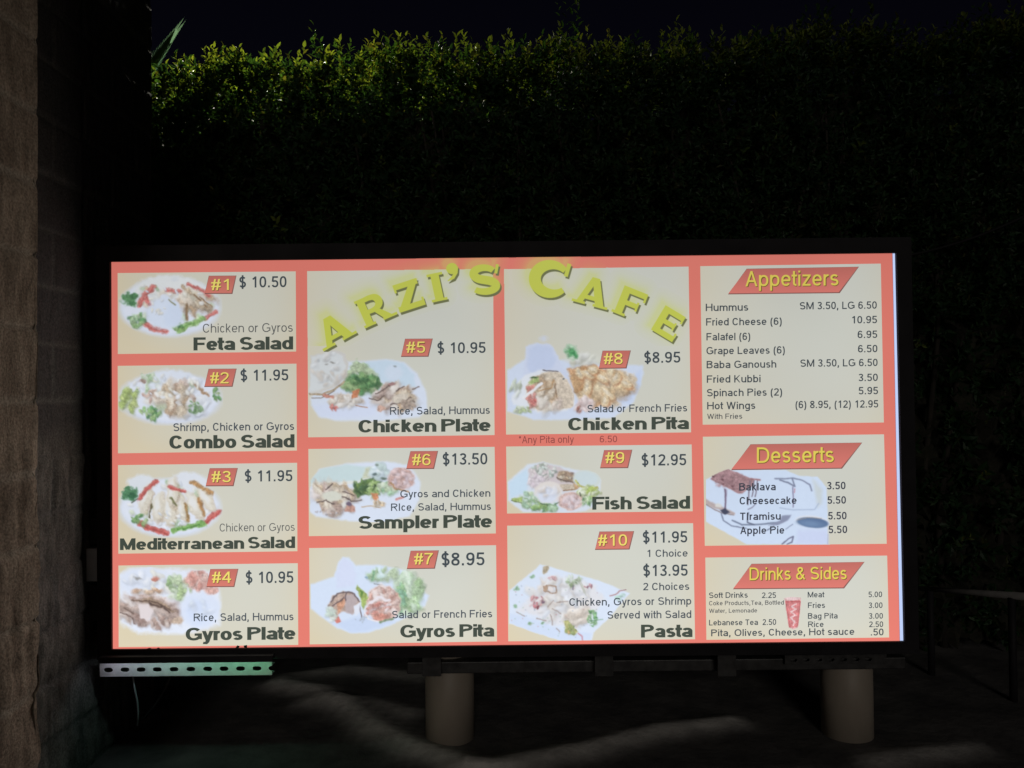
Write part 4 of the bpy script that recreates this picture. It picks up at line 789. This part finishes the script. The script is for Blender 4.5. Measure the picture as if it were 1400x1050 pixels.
BADGES = [('one', 1, [(547, 140), (683, 139), (662, 227), (526, 227)], '#1', 558, 648, 213, 57),
 ('two', 1, [(546, 617), (684, 616), (663, 703), (524, 704)], '#2', 553, 647, 691, 57), ('three', 2, [(552, 114), (690, 113), (668, 200), (531, 201)], '#3', 560, 658, 185, 57),
 ('four', 2, [(555, 631), (693, 630), (672, 717), (535, 718)], '#4', 562, 660, 701, 57), ('five', 3, [(541, 463), (677, 462), (655, 549), (520, 550)], '#5', 546, 642, 534, 57),
 ('six', 4, [(549, 62), (680, 61), (660, 144), (528, 145)], '#6', 556, 647, 131, 56), ('seven', 4, [(550, 555), (684, 553), (664, 638), (531, 640)], '#7', 566, 658, 622, 56),
 ('eight', 5, [(541, 524), (680, 523), (658, 609), (522, 611)], '#8', 546, 642, 592, 57), ('nine', 6, [(530, 57), (664, 55), (643, 140), (510, 141)], '#9', 535, 628, 121, 55),
 ('ten', 6, [(507, 460), (673, 458), (650, 543), (485, 545)], '#10', 499, 642, 530, 56)]
for pn, rg, q, tx, xl, xr, yb, ch in BADGES:
    badge(pn, rg, q)
    letter(pn, rg, tx, xl, xr, yb, ch, 'num', 'number_shadow', (120, 82, 56), .7, .8, -.0062, .03)
    letter(pn, rg, tx, xl, xr, yb, ch, 'num', 'badge_number', None, 0, 0, -.0075)
for pn, rg, q, tx, xl, xr, yb, ch in [('appetizers', 7, [(288, 112), (902, 101), (795, 240), (185, 247)], 'Appetizers', 280, 793, 208, 84),
        ('desserts', 8, [(268, 62), (797, 54), (700, 173), (175, 180)], 'Desserts', 297, 665, 150, 74), ('drinks', 8, [(273, 634), (808, 625), (710, 746), (184, 750)], 'Drinks & Sides', 262, 726, 711, 60)]:
    badge(pn, rg, q, 'heading_banner', (220, 124, 114))
    letter(pn, rg, tx, xl, xr, yb, ch, 'head', 'heading_shadow', (122, 96, 48), .9, 1.0, -.0062, .03)
    letter(pn, rg, tx, xl, xr, yb, ch, 'head', 'heading', None, 0, 0, -.0075)
T = [('one', 1, '$ 10.50', 702, 944, 200, 57, 'price'), ('one', 1, 'Chicken or Gyros', 515, 976, 431, 46, 'light'), ('one', 1, 'Feta Salad', 467, 978, 522, 67, 'heavy'),
 ('two', 1, '$ 11.95', 708, 953, 678, 57, 'price'), ('two', 1, 'Shrimp, Chicken or Gyros', 364, 983, 936, 41, 'desc'), ('two', 1, 'Combo Salad', 343, 985, 1026, 68, 'heavy'),
 ('three', 2, '$ 11.95', 730, 974, 182, 57, 'price'), ('three', 2, 'Chicken or Gyros', 601, 986, 438, 41, 'light'), ('three', 2, 'Mediterranean', 90, 727, 533, 60, 'heavy'), ('three', 2, 'Salad', 747, 988, 525, 60, 'heavy'),
 ('four', 2, '$ 10.95', 735, 979, 703, 59, 'price'), ('four', 2, 'Rice, Salad, Hummus', 468, 980, 898, 40, 'desc'), ('four', 2, 'Gyros Plate', 427, 990, 997, 66, 'heavy'),
 ('five', 3, '$ 10.95', 705, 952, 537, 56, 'price'), ('five', 3, 'Rice, Salad, Hummus', 462, 974, 852, 40, 'desc'), ('five', 3, 'Chicken Plate', 300, 978, 943, 65, 'heavy'),
 ('six', 4, '$13.50', 707, 928, 129, 57, 'price'), ('six', 4, 'Gyros and Chicken', 497, 943, 291, 37, 'desc'), ('six', 4, 'RIce, Salad, Hummus', 451, 946, 357, 37, 'desc'), ('six', 4, 'Sampler Plate', 290, 952, 446, 64, 'heavy'),
 ('seven', 4, '$8.95', 701, 914, 628, 64, 'price'), ('seven', 4, 'Salad or French Fries', 457, 952, 889, 38, 'desc'), ('seven', 4, 'Gyros Pita', 497, 962, 984, 63, 'heavy'),
 ('eight', 5, '$8.95', 753, 938, 586, 56, 'price'), ('eight', 5, 'Salad or French Fries', 462, 973, 840, 39, 'desc'), ('eight', 5, 'Chicken Pita', 363, 982, 932, 65, 'heavy'),
 (None, 5, '*Any Pita only', 110, 392, 998, 37, 'red'), (None, 5, '6.50', 525, 614, 993, 34, 'red'),
 ('nine', 6, '$12.95', 714, 935, 133, 56, 'price'), ('nine', 6, 'Fish Salad', 470, 954, 351, 64, 'heavy'),
 ('ten', 6, '$11.95', 720, 940, 515, 56, 'price'), ('ten', 6, '1 Choice', 742, 942, 585, 36, 'desc'), ('ten', 6, '$13.95', 722, 942, 680, 56, 'price'), ('ten', 6, '2 Choices', 722, 950, 750, 37, 'desc'),
 ('ten', 6, 'Chicken, Gyros or Shrimp', 356, 960, 827, 38, 'desc'), ('ten', 6, 'Served with Salad', 545, 960, 891, 38, 'desc'), ('ten', 6, 'Pasta', 711, 966, 984, 64, 'heavy')]
for l, r, yl, yr, xl, a, b_ in [('Hummus', 'SM 3.50, LG 6.50', 345, 336, 60, 295, 580), ('Fried Cheese (6)', '10.95', 425, 413, 62, 480, 868), ('Falafel (6)', '6.95', 507, 494, 64, 306, 899),
        ('Grape Leaves (6)', '6.50', 584, 573, 64, 497, 901), ('Baba Ganoush', 'SM 3.50, LG 6.50', 661, 653, 65, 450, 583), ('Fried Kubbi', '3.50', 741, 732, 66, 363, 904),
        ('Spinach Pies (2)', '5.95', 816, 805, 67, 482, 905), ('Hot Wings', '(6) 8.95, (12) 12.95', 888, 882, 68, 334, 556)]:
    T += [('appetizers', 7, l, xl, a, yl, 41, 'list'), ('appetizers', 7, r, b_, 1005+(yl-345)*.014, yr, 41, 'list')]
T += [('appetizers', 7, 'With Fries', 68, 262, 941, 29, 'small')]
for l, r, yl, yr, xl, a, b_, e in [('Baklava', '3.50', 283, 277, 212, 387, 632, 721), ('Cheesecake', '5.50', 349, 346, 214, 487, 635, 723), ('TIramisu', '5.50', 424, 421, 216, 411, 638, 726), ('Apple Pie', '5.50', 491, 487, 217, 428, 640, 729)]:
    T += [('desserts', 8, l, xl, a, yl, 36, 'deslist'), ('desserts', 8, r, b_, e, yr, 36, 'deslist')]
for l, xl, xr, yb, ch, st in [('Soft Drinks', 68, 253, 797, 27, 'list'), ('2.25', 321, 388, 797, 27, 'list'), ('Coke Products,Tea, Bottled', 68, 426, 832, 21, 'small'), ('Water, Lemonade', 68, 298, 868, 20, 'small'),
        ('Lebanese Tea', 68, 302, 928, 27, 'list'), ('2.50', 324, 389, 926, 28, 'list'), ('Pita, Olives, Cheese, Hot sauce', 78, 763, 980, 33, 'list'), ('.50', 842, 903, 976, 33, 'list'),
        ('Meat', 540, 620, 794, 27, 'list'), ('5.00', 831, 896, 793, 27, 'list'), ('Fries', 541, 623, 845, 27, 'list'), ('3.00', 832, 898, 845, 27, 'list'), ('Bag Pita', 541, 683, 896, 27, 'list'),
        ('3.00', 833, 900, 896, 27, 'list'), ('Rice', 542, 616, 936, 27, 'list'), ('2.50', 834, 901, 936, 27, 'list')]:
    T += [('drinks', 8, l, xl, xr, yb, ch, st)]
for pn, rg, tx, xl, xr, yb, ch, st in T:
    nm = {'price': 'price', 'heavy': 'dish_name', 'light': 'dish_description', 'desc': 'dish_description', 'red': 'side_note'}.get(st, 'list_entry')
    letter(pn, rg, tx, xl, xr, yb, ch, st, nm)

# ---- posts, beam, channels and latches of the board
PY = .255
for px, yt in ((615, 900), (1157.5, 898)):
    q = P(px, 960, PY); mb = MB(); r = .101
    mb.tube([(q[0], PY, -.06), (q[0], PY, P(px, yt, PY)[2]+.1)], r, 40)
    mb.build('support_post', POST, sign, True)
a = P(560, 912, .2); c_ = P(1225, 893, .2)
MB().box((a[0], .12, a[2]), (c_[0], .29, c_[2]+.01), .004).build('cross_beam', DULLGALV, sign)
for px in (590, 826, 994):
    a = P(px-13, 888, .06); c_ = P(px+13, 925, .06)
    MB().box((a[0], .062, c_[2]), (c_[0], .068, a[2]), .001).build('hanger_plate', DULLGALV, sign)
def channel(x0, x1, yt, yb, Y, holes, hw, hh, m, dep=.035):
    """slotted steel channel: front web with oval holes, two flanges running back"""
    cu = bpy.data.curves.new('c', 'CURVE'); cu.dimensions = '2D'; cu.fill_mode = 'BOTH'; cu.extrude = .0012; cu.bevel_depth = .0006; cu.bevel_resolution = 1
    a = P(x0, yt, Y); b_ = P(x1, yb, Y); sl_ = 0
    def spl(pts):
        sp = cu.splines.new('POLY'); sp.points.add(len(pts)-1); sp.use_cyclic_u = True
        for i, p in enumerate(pts): sp.points[i].co = (p[0], p[1], 0, 1)
    zc = (a[2]+b_[2])/2; hgt = a[2]-b_[2]
    spl([(a[0], b_[2]), (b_[0], b_[2])]+[(b_[0]+hw*.8*math.cos(math.radians(q)), zc+hh*math.sin(math.radians(q))) for q in range(270, 89, -15)]+[(b_[0], a[2]), (a[0], a[2])])
    for hx in holes:
        x = P(hx, (yt+yb)/2, Y)[0]; pts = []
        for i in range(20):
            q = -2*math.pi*i/20; cc, ss = math.cos(q), math.sin(q)
            pts.append((x+hw*math.copysign(abs(cc)**.75, cc), zc+hh*math.copysign(abs(ss)**.85, ss)))
        if x+hw < b_[0]: spl(pts)
    ob = bpy.data.objects.new('c', cu); COL.objects.link(ob)
    me = bpy.data.meshes.new_from_object(ob.evaluated_get(bpy.context.evaluated_depsgraph_get()))
    V = [(v.co[0], Y-v.co[2], v.co[1]) for v in me.vertices]; F = [tuple(p.vertices) for p in me.polygons]
    bpy.data.objects.remove(ob); bpy.data.curves.remove(cu)
    mb = MB(); mb.add(V, F)
    mb.box((a[0], Y+.0022, a[2]-.016), (b_[0], Y+dep, a[2]-.013)); mb.box((a[0], Y+.0022, b_[2]), (b_[0], Y+dep, b_[2]+.003))
    return mb.build('slotted_channel', m, sign)
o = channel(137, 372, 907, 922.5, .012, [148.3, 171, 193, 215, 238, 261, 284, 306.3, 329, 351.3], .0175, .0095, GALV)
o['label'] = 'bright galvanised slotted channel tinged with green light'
channel(1073, 1212, 896, 907, .1, [1085+k*17 for k in range(7)], .014, .008, DULLGALV)
# added unseen strip lights the channel, white at one end and green at the other
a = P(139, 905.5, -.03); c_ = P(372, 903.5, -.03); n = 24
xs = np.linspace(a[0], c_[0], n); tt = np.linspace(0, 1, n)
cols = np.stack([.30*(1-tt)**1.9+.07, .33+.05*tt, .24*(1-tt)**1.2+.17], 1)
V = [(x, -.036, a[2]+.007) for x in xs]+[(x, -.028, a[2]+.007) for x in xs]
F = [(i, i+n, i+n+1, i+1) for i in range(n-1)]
mesh('added_light_strip', V, F, glow('added_strip_glow', 25.), sign, np.concatenate([cols, cols]))
MB().box((a[0]-.005, -.04, a[2]+.009), (c_[0]+.005, -.0128, a[2]+.022)).box((a[0]-.005, -.043, a[2]-.0005), (c_[0]+.005, -.0402, a[2]+.0225)).build('strip_shield', BLACKMETAL, sign)  # shield added to hide the glowing strip and its spill on the bezel
for (y0, y1, m, nm) in ((708, 744, BLACKMETAL, 'hinge_box'), (750, 795, GREYPAINT, 'latch'), (800, 848, BLACKMETAL, 'hinge_box')):
    a = P(118 if nm == 'latch' else 121, y0, .0); c_ = P(132, y1, .0)
    MB().box((a[0], -.002, c_[2]), (c_[0]+.004, .05, a[2]), .003).build(nm, m, sign)

# ------------------------------------------------------------------ cables, caught leaves
def cable(name, pts, r, m): return MB().tube(pts, r, 8).build(name, m, None, True)
pt = [P(182, 925, .03), P(184, 940, .035), P(188, 960, .05), P(189, 975, .06), P(188, 992, .07)]
tag(cable('power_cable', pt, .0035, GREYPAINT), 'thin pale wire dangling straight down below the slotted steel channel', 'cable', 'loose wires under the board')
pt = [P(234, 923, .06), P(226, 942, .07), P(212, 964, .08), P(198, 980, .09), P(190, 986, .09)]
tag(cable('power_cable', pt, .005, RUBBER), 'black cable curving down to the left below the slotted steel channel', 'cable', 'loose wires under the board')
LEAFDRY = noise_col(mat('dry_leaf', (.06, .045, .03), .8), (.03, .022, .015), (.09, .065, .04), 60)
for i, (px, py, w_, h_, ang, lb) in enumerate([(204, 887, 15, 5, 8, 'small curled dry leaf on the board lip, leftmost of four'), (217, 886.5, 9, 4, -20, 'tiny dry leaf scrap on the board lip beside the leftmost leaf'),
        (325, 884.5, 13, 7, 25, 'dark ragged dry leaf on the board lip under the gyros plate name'), (336, 884, 12, 8, -35, 'upright dry leaf standing on the board lip under the gyros plate name')]):
    q = P(px, py, -.016); k = .0013; V = []; n = 7
    for j in range(n):
        tt = j/(n-1); wd = math.sin(math.pi*min(.98, max(.03, tt)))*h_*k*.6; x = (tt-.5)*w_*k
        for s_ in (-1, 0, 1):
            xx = x; zz = s_*wd+.2*wd*math.sin(9*tt+i); yy = -.004*abs(s_)+.004*math.sin(3*tt)
            ca, sa = math.cos(math.radians(ang)), math.sin(math.radians(ang)); V.append((xx*ca-zz*sa, yy, xx*sa+zz*ca))
    F = [(j*3+s_, j*3+s_+1, j*3+s_+4, j*3+s_+3) for j in range(n-1) for s_ in (0, 1)]
    tag(mesh('dry_leaf', V, F, LEAFDRY, None, None, True, tuple(q)), lb, 'leaf', 'dry leaves caught on the board')

# ------------------------------------------------------------------ hedge
def leafmat(name, rough=.5, trans=.34):
    m = bpy.data.materials.new(name); m.use_nodes = True; t = m.node_tree; b = t.nodes['Principled BSDF']
    a = t.nodes.new('ShaderNodeAttribute'); a.attribute_name = 'tint'; t.links.new(a.outputs['Color'], b.inputs['Base Color'])
    b.inputs['Roughness'].default_value = rough; b.inputs['Specular IOR Level'].default_value = .27
    tr = t.nodes.new('ShaderNodeBsdfTranslucent'); mul = t.nodes.new('ShaderNodeMixRGB'); mul.blend_type = 'MULTIPLY'; mul.inputs[0].default_value = 1
    mul.inputs[2].default_value = (1.5, 1.5, .5, 1); t.links.new(a.outputs['Color'], mul.inputs[1]); t.links.new(mul.outputs[0], tr.inputs[0])
    ms = t.nodes.new('ShaderNodeMixShader'); ms.inputs[0].default_value = trans; o = t.nodes['Material Output']
    t.links.new(b.outputs[0], ms.inputs[1]); t.links.new(tr.outputs[0], ms.inputs[2]); t.links.new(ms.outputs[0], o.inputs[0])
    return m
HX0, HX1, HY0, HY1 = -2.7, 4.4, 1.03, 1.75
hr = np.random.RandomState(5)
prof = vnoise(1, 400, 22, hr)[0]*.06+vnoise(1, 400, 7, hr)[0]*.035
def htop(x): return 3.13+.045*(x+2)+np.interp(x, np.linspace(HX0, HX1, 400), prof)
bulge = fbm(120, 300, 16, hr, 3)
def front(x, z): return HY0+.10*bulge[np.clip((z/3.6*119).astype(int), 0, 119), np.clip(((x-HX0)/(HX1-HX0)*299).astype(int), 0, 299)]
shoots = []   # origin, direction, length, leaf length, tint
def add_shoots(x, y, z, d, L, ll, young): shoots.append((x, y, z, d, L, ll, young))
N1 = 10500
x = hr.uniform(HX0, HX1, N1); z = np.where(hr.rand(N1) < .86, hr.uniform(1.75, 3.12, N1), hr.uniform(.15, 1.8, N1)); dp = hr.rand(N1)**1.3*.42
y = front(x, z)+dp
d = np.stack([hr.normal(0, .45, N1), -.75+hr.normal(0, .35, N1), .5+hr.normal(0, .4, N1)], 1)
add_shoots(x, y, np.minimum(z, htop(x)-.06), d, hr.uniform(.08, .17, N1), hr.uniform(.032, .048, N1), np.clip(hr.normal(.08, .1, N1), 0, .4)+(hr.rand(N1) < .02)*.6)
N2 = 4200
x = hr.uniform(HX0, HX1, N2); y = hr.uniform(HY0+.02, HY1, N2); z = htop(x)-.13*hr.rand(N2)**1.5
d = np.stack([hr.normal(0, .4, N2), -.15+hr.normal(0, .4, N2), 1.0+hr.normal(0, .25, N2)], 1)
add_shoots(x, y, z-.06, d, hr.uniform(.07, .16, N2), hr.uniform(.034, .056, N2), np.clip(hr.normal(.72, .22, N2), .15, 1))
N3 = 6500
x = hr.uniform(HX0, HX1, N3); z = hr.uniform(.1, 3.05, N3)
d = np.stack([hr.normal(0, .6, N3), -.6+hr.normal(0, .5, N3), .2+hr.normal(0, .6, N3)], 1)
add_shoots(x, hr.uniform(HY0+.22, HY1, N3), np.minimum(z, htop(x)-.12), d, hr.uniform(.12, .24, N3), hr.uniform(.065, .09, N3), np.clip(hr.normal(.05, .1, N3), 0, .3))
# tall sprigs standing out of the clipped top
sp = [(np.array([P(px, 90, 1.25)[0]]), L, yg) for px, L, yg in ((383, .17, .7), (437, .24, .5), (478, .15, .5), (555, .14, .8), (575, .12, .7), (640, .15, .8), (700, .16, .8), (757, .17, .8), (785, .42, .55), (780, .34, .5), (792, .2, .9), (818, .19, .9), (905, .16, .8), (925, .19, .8), (1015, .15, .5), (1105, .2, .4), (1120, .22, .4), (1230, .13, .4), (1300, .14, .3), (1340, .16, .4), (330, .1, .9), (250, .13, 1.), (300, .14, 1.))]
for xx, L, yg in sp:
    for k in range(4 if L < .3 else 3):
        j = hr.normal(0, .016, 1); add_shoots(xx+j, np.array([1.2+hr.normal(0, .05)]), htop(xx)-.05, np.array([[hr.normal(0, .14), hr.normal(0, .12), 1.]]), np.array([L*hr.uniform(.75, 1.05)+.03]), np.array([.042]), np.array([yg]))
O = np.concatenate([np.stack([s[0], s[1], s[2]], 1) for s in shoots]); D = np.concatenate([s[3] for s in shoots]); D /= np.linalg.norm(D, axis=1)[:, None]
LN = np.concatenate([s[4] for s in shoots]); LL = np.concatenate([s[5] for s in shoots]); YG = np.concatenate([s[6] for s in shoots])
def foliage(O, D, LN, LL, YG, per, rng):
    n = len(O); up = np.array([0, 0, 1.]); A = np.cross(D, rng.normal(size=(n, 3))); A /= np.linalg.norm(A, axis=1)[:, None]; B = np.cross(D, A)
    VV = []; CC = []
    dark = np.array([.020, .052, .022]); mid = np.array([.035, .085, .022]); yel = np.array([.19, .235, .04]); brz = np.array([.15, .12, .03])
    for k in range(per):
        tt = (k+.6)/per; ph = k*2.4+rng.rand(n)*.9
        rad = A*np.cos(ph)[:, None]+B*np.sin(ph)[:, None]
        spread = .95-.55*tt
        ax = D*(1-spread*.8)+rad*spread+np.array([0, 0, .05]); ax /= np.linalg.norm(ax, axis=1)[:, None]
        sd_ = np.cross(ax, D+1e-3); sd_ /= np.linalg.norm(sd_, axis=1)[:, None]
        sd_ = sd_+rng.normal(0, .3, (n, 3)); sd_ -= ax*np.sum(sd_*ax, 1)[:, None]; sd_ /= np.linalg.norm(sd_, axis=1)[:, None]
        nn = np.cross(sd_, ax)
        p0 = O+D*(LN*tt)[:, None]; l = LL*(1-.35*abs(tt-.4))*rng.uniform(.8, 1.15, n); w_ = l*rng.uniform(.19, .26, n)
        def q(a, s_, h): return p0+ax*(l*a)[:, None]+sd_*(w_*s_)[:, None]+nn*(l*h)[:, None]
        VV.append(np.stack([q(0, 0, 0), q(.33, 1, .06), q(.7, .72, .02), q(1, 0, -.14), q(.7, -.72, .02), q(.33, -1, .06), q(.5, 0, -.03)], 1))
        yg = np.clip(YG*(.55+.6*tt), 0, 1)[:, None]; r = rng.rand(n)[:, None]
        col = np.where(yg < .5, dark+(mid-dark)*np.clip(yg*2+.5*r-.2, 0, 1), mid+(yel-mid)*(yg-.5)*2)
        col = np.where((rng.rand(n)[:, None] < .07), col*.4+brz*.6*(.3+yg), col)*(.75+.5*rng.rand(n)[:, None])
        CC.append(np.repeat(col[:, None, :], 7, 1))
    V = np.concatenate(VV).reshape(-1, 3); C = np.concatenate(CC).reshape(-1, 3); m = len(V)//7; b_ = np.arange(m)[:, None]*7
    F = np.concatenate([b_+np.array([[0, 1, 6]]), b_+np.array([[1, 2, 6]]), b_+np.array([[2, 3, 6]]), b_+np.array([[3, 4, 6]]), b_+np.array([[4, 5, 6]]), b_+np.array([[5, 0, 6]])])
    return V, F, C
hedge = empty('hedge', (0, 1.3, 0))
tag(hedge, 'tall clipped evergreen hedge with yellow green new shoots behind the menu board', 'hedge')
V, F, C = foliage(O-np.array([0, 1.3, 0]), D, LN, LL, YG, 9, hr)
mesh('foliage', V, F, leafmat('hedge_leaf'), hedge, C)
BARK = noise_col(mat('hedge_bark', (.05, .04, .03), .9), (.015, .012, .009), (.04, .033, .025), 30, (1, 1, .2), bump=.4)
# the dense twiggy heart of the hedge, which lets little light through
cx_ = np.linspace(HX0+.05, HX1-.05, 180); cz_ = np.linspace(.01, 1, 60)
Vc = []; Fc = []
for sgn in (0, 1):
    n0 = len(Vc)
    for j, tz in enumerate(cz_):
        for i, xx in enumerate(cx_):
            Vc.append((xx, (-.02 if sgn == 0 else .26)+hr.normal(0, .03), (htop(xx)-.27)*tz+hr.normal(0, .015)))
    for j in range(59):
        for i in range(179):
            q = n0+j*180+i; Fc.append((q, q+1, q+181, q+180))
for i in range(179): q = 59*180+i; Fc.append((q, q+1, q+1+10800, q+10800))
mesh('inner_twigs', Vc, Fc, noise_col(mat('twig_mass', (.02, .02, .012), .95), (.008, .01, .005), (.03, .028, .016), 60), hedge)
mb = MB()
for i in range(34):
    x0 = HX0+.1+i*(HX1-HX0-.2)/33+hr.normal(0, .03); y0 = .06+hr.normal(0, .04)
    for k in range(3):
        pts = [(x0, y0, -.05), (x0+hr.normal(0, .05), y0+hr.normal(0, .04), .7), (x0+hr.normal(0, .12), y0+hr.normal(0, .1), 1.7), (x0+hr.normal(0, .2), y0+hr.normal(0, .15), 2.9)]
        mb.tube(pts, [.022, .018, .013, .005], 6)
mb.build('stems', BARK, hedge, True)

# ------------------------------------------------------------------ palm whose frond shows over the hedge at its left end
palm = empty('palm', (-2.9, 2.4, 0))
tag(palm, 'palm with one pale green frond tip showing above the left end of the hedge', 'palm')
TR = noise_col(mat('palm_trunk', (.1, .08, .06), .95), (.06, .05, .04), (.15, .12, .09), 10, (1, 1, 3), bump=.6)
MB().tube([(0, 0, -.1), (.02, .01, 1.2), (.0, .02, 3.05)], [.16, .13, .12], 14).build('trunk', TR, palm, True)
PALMC = np.array([.03, .07, .03])
for az, el, L, sag in ((4, 60, 1.12, .06), (100, 55, 1.1, .3), (170, 45, 1.2, .4), (230, 40, 1.1, .4), (60, 68, 1.1, .25), (300, 48, .8, .3)):
    a, e = math.radians(az), math.radians(el); n = 26; VV = []; FF = []
    def rp_(t_): return np.array([math.cos(a)*math.cos(e)*L*t_, math.sin(a)*math.cos(e)*L*t_, 3.0+math.sin(e)*L*t_-sag*t_*t_])
    side = np.array([-math.sin(a), math.cos(a), 0]); mb = MB(); mb.tube([rp_(i/8) for i in range(9)], [.014-.0013*i for i in range(9)], 6)
    for i in range(2, n):
        t_ = i/n; p = rp_(t_); tan_ = rp_(min(t_+.05, 1.05))-rp_(t_); tan_ /= np.linalg.norm(tan_); up_ = np.cross(tan_, side)
        for s_ in (-1, 1):
            dirl = tan_*.85+side*s_*.45*(1.1-t_)+up_*.12; dirl /= np.linalg.norm(dirl); ll = .42*(1-.35*t_); wv = np.cross(dirl, up_); wv /= np.linalg.norm(wv)
            q0 = p; q1 = p+dirl*ll*.5; q2 = p+dirl*ll+np.array([0, 0, -.04])
            mb.add([q0-wv*.006, q0+wv*.006, q1+wv*.011, q2, q1-wv*.011], [(0, 1, 2, 4), (4, 2, 3)])
    V = np.array(mb.V); mesh('frond', V, mb.F, leafmat('palm_leaf', .45, .2) if 'palm_leaf' not in bpy.data.materials else bpy.data.materials['palm_leaf'], palm, np.repeat(PALMC[None], len(V), 0))

# ------------------------------------------------------------------ rail and slack cable on the right
RAILM = noise_col(mat('weathered_rail', (.5, .48, .45), .75), (.15, .145, .14), (.25, .24, .23), 14, (.3, 1, 1), bump=.2)
rail = empty('low_rail', tuple(P(1330, 1010, .75)*np.array([1, 1, 0])))
tag(rail, 'low pale rail on short dark posts at the right of the menu board', 'rail')
l0 = np.array(rail.location)
a = P(1254, 804, .95)-l0; b_ = P(1420, 817, .45)-l0
MB().tube([a, (a+b_)/2, b_], [.010, .014, .018], 10).build('top_rail', RAILM, rail, True)
for f in (.12, .8):
    q = a+(b_-a)*f; MB().tube([(q[0], q[1], -.05), (q[0], q[1], q[2]-.008)], .016, 10).build('rail_post', BLACKMETAL, rail, True)
pts = [P(1180+i*27, 358-18*(i/8)-42*(i/8)**2, .9) for i in range(10)]
tag(cable('hanging_cable', pts, .007, RUBBER), 'black cable sagging between the board top and the right of the frame', 'cable')

# ------------------------------------------------------------------ street lamp beyond the hedge, above the picture
lamp = empty('street_lamp', (-3.7, 3.3, 0))
tag(lamp, 'tall street lamp behind the wall and hedge that lights the hedge top', 'street lamp')
MB().tube([(0, 0, -.1), (0, 0, 4.4)], [.07, .05], 14).build('pole', DULLGALV, lamp, True)
MB().tube([(0, 0, 4.3), (.5, -.2, 4.6), (2.0, -.28, 4.70)], [.035, .032, .028], 10).build('arm', DULLGALV, lamp, True)
MB().box((1.85, -.44, 4.64), (2.15, -.16, 4.73), .02).build('lamp_head', BLACKMETAL, lamp)
MB().box((1.88, -.41, 4.628), (2.12, -.19, 4.638)).build('lens', mat('lamp_lens', (.8, .8, .75), .2), lamp)
_l = bpy.data.materials['lamp_lens'].node_tree.nodes['Principled BSDF']; _l.inputs['Emission Color'].default_value = (1, .95, .8, 1); _l.inputs['Emission Strength'].default_value = 6
ll = bpy.data.lights.new('lamp_light', 'SPOT'); ll.energy = 1200; ll.color = (1, .95, .80); ll.shadow_soft_size = .1; ll.spot_size = math.radians(150); ll.spot_blend = .7
lo = bpy.data.objects.new('lamp_light', ll); COL.objects.link(lo); lo.parent = lamp; lo.location = (2.0, -.3, 4.60)
